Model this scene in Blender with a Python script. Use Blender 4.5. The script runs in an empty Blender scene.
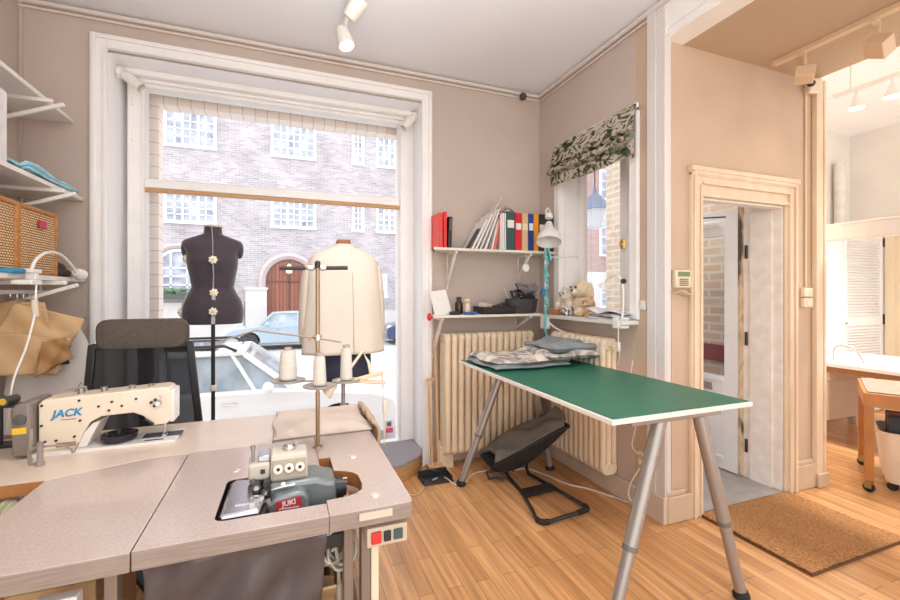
# Tailor workshop with shop window: built object by object in metres, x along the window wall, y towards the street
EXPO = 1.08; SKY = 1.3; SUN = 1.0; LAMPK = 1.0
import bpy, bmesh, math, random
from mathutils import Vector, Matrix, Euler
random.seed(7)
PI = math.pi
SC = bpy.context.scene
COL = SC.collection
def V(*a): return Vector(a)

# ------------------------------------------------------------------ materials
MATS = {}
def _nodes(name):
    m = bpy.data.materials.new(name); m.use_nodes = True
    nt = m.node_tree; b = nt.nodes['Principled BSDF']
    return m, nt, b
def pm(name, col, rough=.5, metal=0., var=.0, vs=8., bump=0., bs=60., spec=.5, emit=0., coat=0., col2=None, stretch=None, sheen=0.):
    if name in MATS: return MATS[name]
    m, nt, b = _nodes(name)
    b.inputs['Base Color'].default_value = (*col, 1)
    b.inputs['Roughness'].default_value = rough
    b.inputs['Metallic'].default_value = metal
    b.inputs['Specular IOR Level'].default_value = spec
    b.inputs['Coat Weight'].default_value = coat
    b.inputs['Sheen Weight'].default_value = sheen
    tc = nt.nodes.new('ShaderNodeTexCoord'); mp = nt.nodes.new('ShaderNodeMapping')
    nt.links.new(tc.outputs['Object'], mp.inputs['Vector'])
    if stretch: mp.inputs['Scale'].default_value = stretch
    if var > 0 or col2:
        n = nt.nodes.new('ShaderNodeTexNoise'); n.inputs['Scale'].default_value = vs; n.inputs['Detail'].default_value = 6
        nt.links.new(mp.outputs[0], n.inputs['Vector'])
        r = nt.nodes.new('ShaderNodeValToRGB')
        r.color_ramp.elements[0].position = .32; r.color_ramp.elements[1].position = .68
        c2 = col2 if col2 else tuple(min(1, c*(1+var)) for c in col)
        c1 = col if col2 else tuple(c*(1-var) for c in col)
        r.color_ramp.elements[0].color = (*c1, 1); r.color_ramp.elements[1].color = (*c2, 1)
        nt.links.new(n.outputs['Fac'], r.inputs['Fac']); nt.links.new(r.outputs[0], b.inputs['Base Color'])
    if bump > 0:
        n2 = nt.nodes.new('ShaderNodeTexNoise'); n2.inputs['Scale'].default_value = bs; n2.inputs['Detail'].default_value = 4
        nt.links.new(mp.outputs[0], n2.inputs['Vector'])
        bp = nt.nodes.new('ShaderNodeBump'); bp.inputs['Strength'].default_value = bump; bp.inputs['Distance'].default_value = .01
        nt.links.new(n2.outputs['Fac'], bp.inputs['Height']); nt.links.new(bp.outputs[0], b.inputs['Normal'])
    if emit > 0:
        b.inputs['Emission Color'].default_value = (*col, 1); b.inputs['Emission Strength'].default_value = emit
    MATS[name] = m
    return m
def glass(name, tint=(1, 1, 1), refl=.08, alpha=1.0):
    if name in MATS: return MATS[name]
    m, nt, b = _nodes(name)
    out = nt.nodes['Material Output']
    t = nt.nodes.new('ShaderNodeBsdfTransparent'); t.inputs[0].default_value = (*tint, 1)
    g = nt.nodes.new('ShaderNodeBsdfGlossy'); g.inputs['Roughness'].default_value = .02
    f = nt.nodes.new('ShaderNodeFresnel'); f.inputs[0].default_value = 1.35
    mx = nt.nodes.new('ShaderNodeMixShader')
    ml = nt.nodes.new('ShaderNodeMath'); ml.operation = 'MULTIPLY'; ml.inputs[1].default_value = refl/.08*.8
    nt.links.new(f.outputs[0], ml.inputs[0]); nt.links.new(ml.outputs[0], mx.inputs[0])
    nt.links.new(t.outputs[0], mx.inputs[1]); nt.links.new(g.outputs[0], mx.inputs[2])
    nt.links.new(mx.outputs[0], out.inputs['Surface'])
    MATS[name] = m
    return m
def meshcloth(name, col, alpha):
    m, nt, b = _nodes(name)
    b.inputs['Base Color'].default_value = (*col, 1); b.inputs['Alpha'].default_value = alpha; b.inputs['Roughness'].default_value = .8
    MATS[name] = m; return m
def brickmat(name, c1, c2, mortar, bw, bh, ms=.01, axis='XZ', rough=.85, scale=1., offset=.5, noise=.0, noise_scale=3., bump=.3, bias=0.):
    """bricks or boards laid in the given plane of object coordinates (metres)"""
    m, nt, b = _nodes(name)
    tc = nt.nodes.new('ShaderNodeTexCoord'); sp = nt.nodes.new('ShaderNodeSeparateXYZ'); cb = nt.nodes.new('ShaderNodeCombineXYZ')
    nt.links.new(tc.outputs['Object'], sp.inputs[0])
    nt.links.new(sp.outputs[axis[0]], cb.inputs[0]); nt.links.new(sp.outputs[axis[1]], cb.inputs[1])
    br = nt.nodes.new('ShaderNodeTexBrick')
    br.inputs['Color1'].default_value = (*c1, 1); br.inputs['Color2'].default_value = (*c2, 1); br.inputs['Mortar'].default_value = (*mortar, 1)
    br.inputs['Scale'].default_value = scale; br.inputs['Mortar Size'].default_value = ms
    br.inputs['Brick Width'].default_value = bw; br.inputs['Row Height'].default_value = bh
    br.inputs['Mortar Smooth'].default_value = .1; br.inputs['Bias'].default_value = bias
    br.offset = offset
    nt.links.new(cb.outputs[0], br.inputs['Vector'])
    last = br.outputs['Color']
    if noise > 0:
        n = nt.nodes.new('ShaderNodeTexNoise'); n.inputs['Scale'].default_value = noise_scale; n.inputs['Detail'].default_value = 8
        mp = nt.nodes.new('ShaderNodeMapping')
        if axis == 'YX': mp.inputs['Scale'].default_value = (.06, 1, 1)
        nt.links.new(cb.outputs[0], mp.inputs['Vector']); nt.links.new(mp.outputs[0], n.inputs['Vector'])
        mx = nt.nodes.new('ShaderNodeMix'); mx.data_type = 'RGBA'; mx.blend_type = 'MULTIPLY'; mx.inputs[0].default_value = 1
        rp = nt.nodes.new('ShaderNodeMapRange'); rp.inputs[1].default_value = .3; rp.inputs[2].default_value = .7
        rp.inputs[3].default_value = 1-noise; rp.inputs[4].default_value = 1+noise
        nt.links.new(n.outputs['Fac'], rp.inputs[0])
        nt.links.new(last, mx.inputs[6]); nt.links.new(rp.outputs[0], mx.inputs[7]); last = mx.outputs[2]
    nt.links.new(last, b.inputs['Base Color'])
    b.inputs['Roughness'].default_value = rough
    if bump > 0:
        bp = nt.nodes.new('ShaderNodeBump'); bp.inputs['Strength'].default_value = bump; bp.inputs['Distance'].default_value = .004
        bp.invert = True
        nt.links.new(br.outputs['Fac'], bp.inputs['Height']); nt.links.new(bp.outputs[0], b.inputs['Normal'])
    MATS[name] = m
    return m
def rampmat(name, stops, scale=8, detail=3, rough=.9, kind='noise', stretch=(1, 1, 1), bump=.0, dist=0.):
    m, nt, b = _nodes(name)
    tc = nt.nodes.new('ShaderNodeTexCoord'); mp = nt.nodes.new('ShaderNodeMapping'); mp.inputs['Scale'].default_value = stretch
    nt.links.new(tc.outputs['Object'], mp.inputs[0])
    if kind == 'noise':
        n = nt.nodes.new('ShaderNodeTexNoise'); n.inputs['Detail'].default_value = detail; n.inputs['Distortion'].default_value = dist
        o = n.outputs['Fac']
    elif kind == 'wave':
        n = nt.nodes.new('ShaderNodeTexWave'); n.inputs['Distortion'].default_value = dist; o = n.outputs['Fac']
    else:
        n = nt.nodes.new('ShaderNodeTexVoronoi'); o = n.outputs['Distance']
    n.inputs['Scale'].default_value = scale
    nt.links.new(mp.outputs[0], n.inputs['Vector'])
    r = nt.nodes.new('ShaderNodeValToRGB'); e = r.color_ramp.elements
    while len(e) < len(stops): e.new(.5)
    for i, (p, c) in enumerate(stops): e[i].position = p; e[i].color = (*c, 1)
    nt.links.new(o, r.inputs[0]); nt.links.new(r.outputs[0], b.inputs['Base Color'])
    b.inputs['Roughness'].default_value = rough
    if bump:
        bp = nt.nodes.new('ShaderNodeBump'); bp.inputs['Strength'].default_value = bump; bp.inputs['Distance'].default_value = .01
        nt.links.new(o, bp.inputs['Height']); nt.links.new(bp.outputs[0], b.inputs['Normal'])
    MATS[name] = m
    return m

# ------------------------------------------------------------------ objects
def wm(o):
    M = Matrix.Identity(4)
    while o is not None:
        M = o.matrix_basis @ M; o = o.parent
    return M
def tag(o, label=None, cat=None, group=None, kind=None):
    if label: o['label'] = label
    if cat: o['category'] = cat
    if group: o['group'] = group
    if kind: o['kind'] = kind
    return o
def thing(name, label, cat, loc=(0, 0, 0), rz=0, group=None):
    o = bpy.data.objects.new(name, None); COL.objects.link(o); o.empty_display_size = .05
    o.location = loc; o.rotation_euler = (0, 0, rz)
    return tag(o, label, cat, group)
class MB:
    def __init__(s): s.v = []; s.f = []; s.m = []; s.mi = 0; s.T = None
    def add(s, vs, fs):
        n = len(s.v)
        for p in vs:
            p = Vector(p); s.v.append(s.T @ p if s.T else p)
        for f in fs: s.f.append([i+n for i in f]); s.m.append(s.mi)
        return s
    def box(s, x0, y0, z0, x1, y1, z1):
        if x0 > x1: x0, x1 = x1, x0
        if y0 > y1: y0, y1 = y1, y0
        if z0 > z1: z0, z1 = z1, z0
        return s.add([(x0,y0,z0),(x1,y0,z0),(x1,y1,z0),(x0,y1,z0),(x0,y0,z1),(x1,y0,z1),(x1,y1,z1),(x0,y1,z1)],
              [(0,3,2,1),(4,5,6,7),(0,1,5,4),(1,2,6,5),(2,3,7,6),(3,0,4,7)])
    def obox(s, c, size, rot=(0, 0, 0)):
        M = Matrix.Translation(c) @ Euler(rot).to_matrix().to_4x4()
        a, b, d = [q/2 for q in size]
        vs = [M @ Vector(p) for p in [(-a,-b,-d),(a,-b,-d),(a,b,-d),(-a,b,-d),(-a,-b,d),(a,-b,d),(a,b,d),(-a,b,d)]]
        return s.add(vs, [(0,3,2,1),(4,5,6,7),(0,1,5,4),(1,2,6,5),(2,3,7,6),(3,0,4,7)])
    def bar(s, p, q, w, h, up=(0, 0, 1)):
        p, q = Vector(p), Vector(q); d = (q-p).normalized(); u = Vector(up)
        if abs(d.dot(u)) > .98: u = Vector((1, 0, 0))
        x = d.cross(u).normalized(); y = x.cross(d)
        vs = [e + x*a*w/2 + y*b*h/2 for e in (p, q) for a, b in ((-1,-1),(1,-1),(1,1),(-1,1))]
        return s.add(vs, [(0,1,2,3),(7,6,5,4),(0,4,5,1),(1,5,6,2),(2,6,7,3),(3,7,4,0)])
    def tube(s, pts, r, n=10, closed=False, caps=True):
        pts = [Vector(p) for p in pts]; N = len(pts)
        rs = r if isinstance(r, (list, tuple)) else [r]*N
        t = []
        for i in range(N):
            a = pts[(i-1) % N] if (closed or i > 0) else pts[i]
            b = pts[(i+1) % N] if (closed or i < N-1) else pts[i]
            t.append((b-a).normalized())
        u = Vector((0, 0, 1)) if abs(t[0].z) < .9 else Vector((1, 0, 0))
        vs = []
        for i in range(N):
            x = t[i].cross(u)
            if x.length < 1e-5: x = t[i].orthogonal()
            x.normalize(); u = x.cross(t[i]).normalized()
            for k in range(n):
                a = 2*PI*k/n
                vs.append(pts[i] + (x*math.cos(a) + u*math.sin(a))*rs[i])
        fs = []
        for i in range(N if closed else N-1):
            j = (i+1) % N
            for k in range(n):
                l = (k+1) % n
                fs.append((i*n+k, i*n+l, j*n+l, j*n+k))
        if caps and not closed:
            fs.append(tuple(range(n))[::-1]); fs.append(tuple((N-1)*n+k for k in range(n)))
        return s.add(vs, fs)
    def cyl(s, p, q, r, r2=None, n=20): return s.tube([p, q], [r, r if r2 is None else r2], n)
    def lathe(s, prof, c=(0, 0, 0), n=24, axis=(0, 0, 1), sx=1, sy=1):
        q = Vector((0, 0, 1)).rotation_difference(Vector(axis).normalized()).to_matrix().to_4x4()
        M = Matrix.Translation(c) @ q
        vs = [M @ Vector((r*math.cos(2*PI*k/n)*sx, r*math.sin(2*PI*k/n)*sy, z)) for r, z in prof for k in range(n)]
        fs = []
        for i in range(len(prof)-1):
            for k in range(n):
                l = (k+1) % n; fs.append((i*n+k, i*n+l, (i+1)*n+l, (i+1)*n+k))
        fs.append(tuple(range(n))[::-1]); fs.append(tuple((len(prof)-1)*n+k for k in range(n)))
        return s.add(vs, fs)
    def loft(s, rings, caps=True):
        n = len(rings[0]); vs = [p for r in rings for p in r]; fs = []
        for i in range(len(rings)-1):
            for k in range(n):
                l = (k+1) % n; fs.append((i*n+k, i*n+l, (i+1)*n+l, (i+1)*n+k))
        if caps: fs.append(tuple(range(n))[::-1]); fs.append(tuple((len(rings)-1)*n+k for k in range(n)))
        return s.add(vs, fs)
    def prism(s, poly, a, b, plane='XY', side=None):
        """extrude a 2D outline between a and b along the plane's normal"""
        def P(u, v, w): return {'XY': (u, v, w), 'XZ': (u, w, v), 'YZ': (w, u, v)}[plane]
        n = len(poly)
        s.add([P(u, v, a) for u, v in poly] + [P(u, v, b) for u, v in poly], [])
        o = len(s.v)-2*n
        s.f.append([o+i for i in range(n)][::-1]); s.m.append(s.mi)
        s.f.append([o+n+i for i in range(n)]); s.m.append(s.mi)
        for i in range(n):
            j = (i+1) % n; s.f.append([o+i, o+j, o+n+j, o+n+i]); s.m.append(side[i] if side else s.mi)
        return s
    def ball(s, c, r, n=16, m=10, sc=(1, 1, 1), rot=None):
        M = Matrix.Translation(c) @ ((Euler(rot).to_matrix().to_4x4()) if rot else Matrix.Identity(4))
        vs = [M @ Vector((0, 0, r*sc[2]))]
        for i in range(1, m):
            a = PI*i/m
            for k in range(n):
                b = 2*PI*k/n
                vs.append(M @ Vector((r*sc[0]*math.sin(a)*math.cos(b), r*sc[1]*math.sin(a)*math.sin(b), r*sc[2]*math.cos(a))))
        vs.append(M @ Vector((0, 0, -r*sc[2])))
        fs = [(0, 1+k, 1+(k+1) % n) for k in range(n)]
        for i in range(m-2):
            for k in range(n):
                l = (k+1) % n; fs.append((1+i*n+k, 1+(i+1)*n+k, 1+(i+1)*n+l, 1+i*n+l))
        e = len(vs)-1; o = 1+(m-2)*n
        fs += [(e, o+(k+1) % n, o+k) for k in range(n)]
        return s.add(vs, fs)
    def grid(s, fn, nu, nv):
        vs = [fn(i/nu, j/nv) for j in range(nv+1) for i in range(nu+1)]
        fs = [(j*(nu+1)+i, j*(nu+1)+i+1, (j+1)*(nu+1)+i+1, (j+1)*(nu+1)+i) for j in range(nv) for i in range(nu)]
        return s.add(vs, fs)
    def build(s, name, mats, parent=None, bevel=0, seg=2, sub=0, solid=0, ang=38, fix=True, label=None, cat=None, group=None, kind=None):
        if not isinstance(mats, (list, tuple)): mats = [mats]
        if parent is not None:
            M = wm(parent).inverted(); base = Vector((0, 0, 0))
            vs = [M @ p for p in s.v]
        else:
            lo = Vector([min(p[i] for p in s.v) for i in range(3)]); hi = Vector([max(p[i] for p in s.v) for i in range(3)])
            base = Vector(((lo.x+hi.x)/2, (lo.y+hi.y)/2, lo.z)) if kind != 'structure' else Vector((0, 0, 0))
            vs = [p-base for p in s.v]
        me = bpy.data.meshes.new(name); me.from_pydata(vs, [], s.f)
        for m in mats: me.materials.append(m)
        for p, i in zip(me.polygons, s.m): p.material_index = i
        if fix:
            bm = bmesh.new(); bm.from_mesh(me); bmesh.ops.recalc_face_normals(bm, faces=bm.faces); bm.to_mesh(me); bm.free()
        me.polygons.foreach_set('use_smooth', [True]*len(me.polygons))
        if not sub: me.set_sharp_from_angle(angle=math.radians(ang))
        me.update()
        o = bpy.data.objects.new(name, me); COL.objects.link(o)
        if parent is not None: o.parent = parent
        else: o.location = base
        if bevel:
            b = o.modifiers.new('b', 'BEVEL'); b.width = bevel; b.segments = seg; b.limit_method = 'ANGLE'; b.angle_limit = math.radians(40); b.harden_normals = False
        if solid:
            d = o.modifiers.new('s', 'SOLIDIFY'); d.thickness = solid; d.offset = 0
        if sub:
            d = o.modifiers.new('u', 'SUBSURF'); d.levels = sub; d.render_levels = sub
        return tag(o, label, cat, group, kind)
def text(name, body, size, mat, parent, loc, rot, extrude=.0008, shear=0., align='CENTER', bold=0.):
    cu = bpy.data.curves.new(name, 'FONT'); cu.body = body; cu.size = size; cu.extrude = extrude; cu.shear = shear
    cu.align_x = align; cu.align_y = 'CENTER'; cu.offset = bold
    cu.materials.append(mat)
    tmp = bpy.data.objects.new(name, cu); COL.objects.link(tmp)
    me = bpy.data.meshes.new_from_object(tmp.evaluated_get(bpy.context.evaluated_depsgraph_get()))
    bpy.data.objects.remove(tmp); me.materials.clear(); me.materials.append(mat)
    o = bpy.data.objects.new(name, me); COL.objects.link(o)
    M = Matrix.Translation(loc) @ Euler(rot).to_matrix().to_4x4()
    if parent is not None: o.parent = parent; M = wm(parent).inverted() @ M
    o.matrix_basis = M
    return o
def dup(root, loc=None, rz=None, label=None, group=None, rot=None):
    def cp(o, par):
        c = o.copy(); COL.objects.link(c); c.parent = par
        for ch in [q for q in KIDS.get(o.name, [])]: cp(ch, c)
        return c
    KIDS = {}
    for q in bpy.data.objects:
        if q.parent: KIDS.setdefault(q.parent.name, []).append(q)
    r = cp(root, None)
    if loc is not None: r.location = loc
    if rz is not None: r.rotation_euler = (0, 0, rz)
    if rot is not None: r.rotation_euler = rot
    if label: r['label'] = label
    if group: r['group'] = group
    return r
def arc(cx, cy, r, a0, a1, n=8):
    return [(cx+r*math.cos(math.radians(a0+(a1-a0)*i/n)), cy+r*math.sin(math.radians(a0+(a1-a0)*i/n))) for i in range(n+1)]
def bez(p0, p1, p2, p3, n=12):
    p0, p1, p2, p3 = map(Vector, (p0, p1, p2, p3)); out = []
    for i in range(n+1):
        t = i/n; out.append(p0*(1-t)**3 + p1*3*t*(1-t)**2 + p2*3*t*t*(1-t) + p3*t**3)
    return out
def smooth(pts, n=6):
    """Catmull-Rom through points"""
    P = [Vector(p) for p in pts]; P = [2*P[0]-P[1]] + P + [2*P[-1]-P[-2]]; out = []
    for i in range(1, len(P)-2):
        for k in range(n):
            t = k/n; a, b, c, d = P[i-1], P[i], P[i+1], P[i+2]
            out.append(.5*((2*b) + (c-a)*t + (2*a-5*b+4*c-d)*t*t + (3*b-a-3*c+d)*t**3))
    out.append(P[-2]); return out
def ell(cx, cy, z, a, b, n=28, dent=0):
    return [(cx+a*math.cos(2*PI*k/n), cy+b*math.sin(2*PI*k/n), z) for k in range(n)]
def rrect(w, h, r, n=4):
    out = []
    for cx, cy, a in ((w/2-r, h/2-r, 0), (-w/2+r, h/2-r, 90), (-w/2+r, -h/2+r, 180), (w/2-r, -h/2+r, 270)): out += arc(cx, cy, r, a, a+90, n)
    return out

# ------------------------------------------------------------------ palette
wallpaint = pm('cream wall paint', (.54, .447, .39), .75, var=.035, vs=2.2, bump=.08, bs=40)
doorpaint = pm('warm cream wall paint', (.57, .43, .31), .7, var=.05, vs=2.5, bump=.1, bs=30)
sidepaint = pm('pale pink cream wall paint', (.55, .46, .405), .75, var=.04, vs=2., bump=.08, bs=40)
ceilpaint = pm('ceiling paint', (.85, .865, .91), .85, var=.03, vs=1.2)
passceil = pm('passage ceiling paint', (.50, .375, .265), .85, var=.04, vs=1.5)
white = pm('white gloss paint', (.88, .86, .845), .38, var=.03, vs=5)
whitem = pm('white matte', (.92, .92, .94), .6)
warmwhite = pm('worn cream gloss paint', (.74, .64, .52), .4, col2=(.66, .52, .38), vs=7)
casing_m = pm('beige door casing paint', (.70, .54, .38), .42, col2=(.77, .64, .48), vs=9, stretch=(1, 1, .25))
plasticw = pm('white plastic', (.78, .75, .70), .4)
creamplastic = pm('cream plastic', (.76, .66, .49), .4)
blackp = pm('black plastic', (.02, .02, .022), .4)
blackrub = pm('black rubber', (.015, .015, .015), .75)
greym = pm('grey lacquered metal', (.42, .38, .35), .38, metal=.35)
steel = pm('brushed steel', (.62, .60, .58), .28, metal=1.)
chrome = pm('chrome', (.8, .8, .8), .12, metal=1.)
brass = pm('bronze rod', (.36, .26, .16), .35, metal=.9)
emitw = pm('lamp bulb', (1, .86, .66), .4, emit=9)
glassm = glass('window glass', (1, 1, 1), .03)
# ------------------------------------------------------------------ camera, world, colour management
cam = bpy.data.cameras.new('camera'); co = bpy.data.objects.new('camera', cam); COL.objects.link(co)
co.location = (0, 0, 1.4); co.rotation_euler = (PI/2, 0, math.radians(-21)); cam.sensor_width = 36; cam.lens = 17.2; cam.shift_y = -8/900; cam.clip_start = .02
SC.camera = co
SC.view_settings.view_transform = 'Standard'; SC.view_settings.look = 'None'; SC.view_settings.gamma = 1; SC.view_settings.exposure = EXPO
SC.view_settings.use_curve_mapping = False
w = bpy.data.worlds.new('sky'); SC.world = w; w.use_nodes = True
wn = w.node_tree; bg = wn.nodes['Background']
tcw = wn.nodes.new('ShaderNodeTexCoord'); sw = wn.nodes.new('ShaderNodeSeparateXYZ'); rw = wn.nodes.new('ShaderNodeValToRGB')
wn.links.new(tcw.outputs['Generated'], sw.inputs[0]); wn.links.new(sw.outputs['Z'], rw.inputs[0]); wn.links.new(rw.outputs[0], bg.inputs['Color'])
rw.color_ramp.elements[0].position = 0; rw.color_ramp.elements[0].color = (1, .97, .93, 1)
rw.color_ramp.elements[1].position = .7; rw.color_ramp.elements[1].color = (.86, .93, 1, 1)
bg.inputs['Strength'].default_value = SKY
SC.cycles.use_denoising = True
SC.cycles.max_bounces = 10; SC.cycles.diffuse_bounces = 6; SC.cycles.transparent_max_bounces = 16
SC.cycles.sample_clamp_indirect = 6
SC.cycles.caustics_reflective = False; SC.cycles.caustics_refractive = False

def S(name, mb, mat, **k): return mb.build(name, mat, kind='structure', **k)
def SE(name, label=None):
    o = bpy.data.objects.new(name, None); COL.objects.link(o); o['kind'] = 'structure'
    return o

# ------------------------------------------------------------------ floor, ceilings, walls
floorm = brickmat('oak strip floor', (.66, .36, .16), (.51, .25, .098), (.25, .11, .045), .72, .072, ms=.0016, axis='YX', rough=.3, offset=.37, noise=.3, noise_scale=26, bump=.12)
S('floor', MB().box(-1.7, -.7, -.08, 7.2, 2.0, 0).box(-1.7, 2.0, -.08, 2.45, 3.8, 0).box(3.6, 2.0, -.08, 7.2, 3.4, 0), floorm)
S('ceiling', MB().box(-1.7, -.7, 3.18, 2.3, 3.8, 3.3), ceilpaint)
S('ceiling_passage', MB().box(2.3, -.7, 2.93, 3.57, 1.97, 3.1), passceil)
S('ceiling_back', MB().box(3.58, -.7, 3.34, 7.2, 3.4, 3.46), whitem)
S('wall_left', MB().box(-1.7, -.7, 0, -1.49, 3.8, 3.2), wallpaint)
S('wall_window', MB().box(-1.7, 3.34, 0, -1.055, 3.8, 3.2).box(1.045, 3.34, 0, 2.45, 3.8, 3.2).box(-1.055, 3.34, 2.93, 1.045, 3.8, 3.2).box(-1.055, 3.6, -.6, 1.045, 3.8, .05), wallpaint)
S('wall_right', MB().box(2.15, 3.06, 0, 2.45, 3.34, 3.2).box(2.15, 2.2, 0, 2.45, 3.06, 1.19).box(2.15, 2.2, 2.5, 2.45, 3.06, 3.2), sidepaint)
S('wall_door', MB().box(2.15, 1.97, 0, 2.45, 2.2, 3.2).box(3.25, 1.97, 0, 3.66, 2.2, 3.2).box(2.45, 1.97, 2.0, 3.25, 2.04, 2.08).box(2.45, 1.97, 2.08, 3.25, 2.2, 3.2), doorpaint)
S('wall_rear_blocker', MB().box(2.5, -.8, 0, 4.4, -.7, 3.2), wallpaint)  # unseen wall added behind the passage to keep daylight off it
S('wall_header', MB().box(2.15, -.7, 2.93, 2.3, 1.97, 3.18), white)
backw = pm('white wall paint', (.80, .76, .71), .75, var=.05, vs=1.6)
S('wall_back_far', MB().box(3.66, 3.23, 0, 7.2, 3.4, 3.4), backw)
S('wall_back_right', MB().box(6.6, -.7, 0, 6.8, 3.23, 3.4), backw)
S('wall_back_left', MB().box(3.6, 2.2, 0, 3.66, 4.08, 3.4), backw)
cove = pm('white cornice paint', (.70, .63, .58), .6)
S('trim_1', MB().tube([(-1.49, 3.325, 3.155), (2.15, 3.325, 3.155)], .016, 8).tube([(-1.49, 3.33, 3.12), (2.15, 3.33, 3.12)], .008, 8), cove)
S('trim_2', MB().tube([(2.135, 3.34, 3.155), (2.135, -.7, 3.155)], .018, 8).tube([(2.14, 3.34, 3.115), (2.14, 1.97, 3.115)], .008, 8), cove)
S('trim_3', MB().tube([(2.16, 1.96, 2.955), (2.16, -.7, 2.955)], .022, 10).box(2.142, -.7, 2.985, 2.15, 1.96, 3.0), white)
S('trim_4', MB().box(2.132, 2.02, 0, 2.15, 2.09, 3.18).box(2.139, 1.955, 0, 2.155, 2.02, 3.18).box(2.148, 1.952, 0, 2.185, 1.97, 2.95), pm('pale trim paint', (.70, .655, .64), .45), bevel=.004)
S('trim_5', MB().box(-1.488, 3.325, .0, -1.47, 3.34, 3.15), wallpaint)
S('trim_6', MB().box(3.56, 1.935, 0, 3.635, 1.97, 2.93).box(3.635, 1.928, 0, 3.662, 2.2, 2.93), casing_m, bevel=.006)
bbm = pm('baseboard paint', (.66, .54, .44), .45, var=.05, vs=6)
S('baseboard_right', MB().box(2.125, 2.09, 0, 2.15, 3.34, .13).box(2.118, 2.09, 0, 2.125, 3.34, .03).box(2.118, 1.945, 0, 2.15, 2.09, .16), bbm, bevel=.004)
S('baseboard_window', MB().box(1.13, 3.315, 0, 2.125, 3.34, .13), bbm, bevel=.004)
S('baseboard_door', MB().box(2.15, 1.94, 0, 2.345, 1.97, .16).box(3.36, 1.94, 0, 3.56, 1.97, .17).box(2.15, 1.948, .16, 2.3, 1.97, .19).box(3.37, 1.948, .17, 3.55, 1.97, .2).box(3.555, 1.915, 0, 3.668, 1.935, .1), pm('warm baseboard paint', (.60, .46, .33), .45, var=.05, vs=6), bevel=.006)
# brick outside of our own house, with pale soldier bricks round the shop window
solm = brickmat('pale soldier bricks', (.88, .79, .72), (.90, .83, .77), (.6, .52, .5), .09, 3.0, ms=.003, axis='XZ', rough=.85, bump=.3)
solv = brickmat('pale stacked bricks', (.88, .79, .72), (.90, .83, .77), (.6, .52, .5), 3.0, .09, ms=.003, axis='XZ', rough=.85, bump=.3)
S('wall_exterior', MB().box(-3, 3.8, -.8, -.885, 3.93, 6).box(.965, 3.8, -.8, 2.45, 3.93, 6), solv)
S('wall_exterior_lintel', MB().box(-.885, 3.8, 2.815, .965, 3.93, 6), solm)
pbrick = brickmat('pale yellow bricks', (.62, .47, .34), (.68, .55, .42), (.70, .67, .63), .24, .075, ms=.012, axis='YZ', rough=.85)
S('wall_notch', MB().box(3.54, 2.22, -.8, 3.6, 4.08, 6), pbrick)
S('trim_7', MB().box(3.5, 2.24, .8, 3.545, 3.95, .94).box(3.5, 2.95, .94, 3.545, 3.02, 2.6), pm('maroon exterior paint', (.25, .06, .06), .5))

# ------------------------------------------------------------------ shop window
win = SE('window_1')
fr = MB()
def casing(mb, x0, x1, zt, wdt, y, d=.03, zb=0):
    mb.box(x0, y-d, zb, x0+wdt, y, zt); mb.box(x1-wdt, y-d, zb, x1, y, zt); mb.box(x0+wdt, y-d, zt-wdt, x1-wdt, y, zt)
    mb.box(x0+.012, y-d-.012, zb, x0+.035, y-d, zt-.012); mb.box(x1-.035, y-d-.012, zb, x1-.012, y-d, zt-.012); mb.box(x0+.035, y-d-.012, zt-.035, x1-.035, y-d, zt-.012)
    mb.box(x0+wdt-.02, y-d-.008, zb, x0+wdt, y-d, zt-wdt); mb.box(x1-wdt, y-d-.008, zb, x1-wdt+.02, y-d, zt-wdt); mb.box(x0+wdt, y-d-.008, zt-wdt, x1-wdt, y-d, zt-wdt+.02)
casing(fr, -1.14, 1.118, 3.03, .088, 3.34)
fr.build('casing', white, win, bevel=.003)
MB().box(-1.06, 3.34, .0, -1.05, 3.7, 2.93).box(1.035, 3.34, .0, 1.046, 3.7, 2.93).box(-1.055, 3.34, 2.925, 1.045, 3.7, 2.935).build('reveal', whitem, win)
f2 = MB().box(-1.02, 3.58, .04, -.919, 3.70, 2.925).box(.915, 3.58, .04, 1.037, 3.70, 2.925).box(-.919, 3.58, 2.84, .915, 3.70, 2.925).box(-.919, 3.58, .04, .915, 3.70, .12)
f2.box(-1.05, 3.5, 2.885, 1.037, 3.58, 2.925).box(-.95, 3.55, 2.86, .945, 3.58, 2.885)
f2.box(-.935, 3.565, .12, -.919, 3.58, 2.84).box(.915, 3.565, .12, .93, 3.58, 2.84)
f2.build('frame', white, win, bevel=.006)
MB().box(-.919, 3.58, 2.135, .915, 3.69, 2.2).build('transom', white, win, bevel=.006)
MB().box(-.919, 3.585, 2.105, .915, 3.61, 2.134).build('wooden_strip', pm('varnished pine strip', (.52, .29, .12), .4), win, bevel=.003)
MB().box(-.93, 3.645, .1, .93, 3.651, 2.14).build('pane', glassm, win)
MB().box(-.93, 3.645, 2.19, .93, 3.651, 2.85).build('pane', glassm, win)
hg = MB()
for z in (.6, 1.1, 1.6, 2.45, 2.7): hg.cyl((-.985, 3.575, z), (-.985, 3.575, z+.05), .008, n=8)
hg.build('hinges', white, win)
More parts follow.
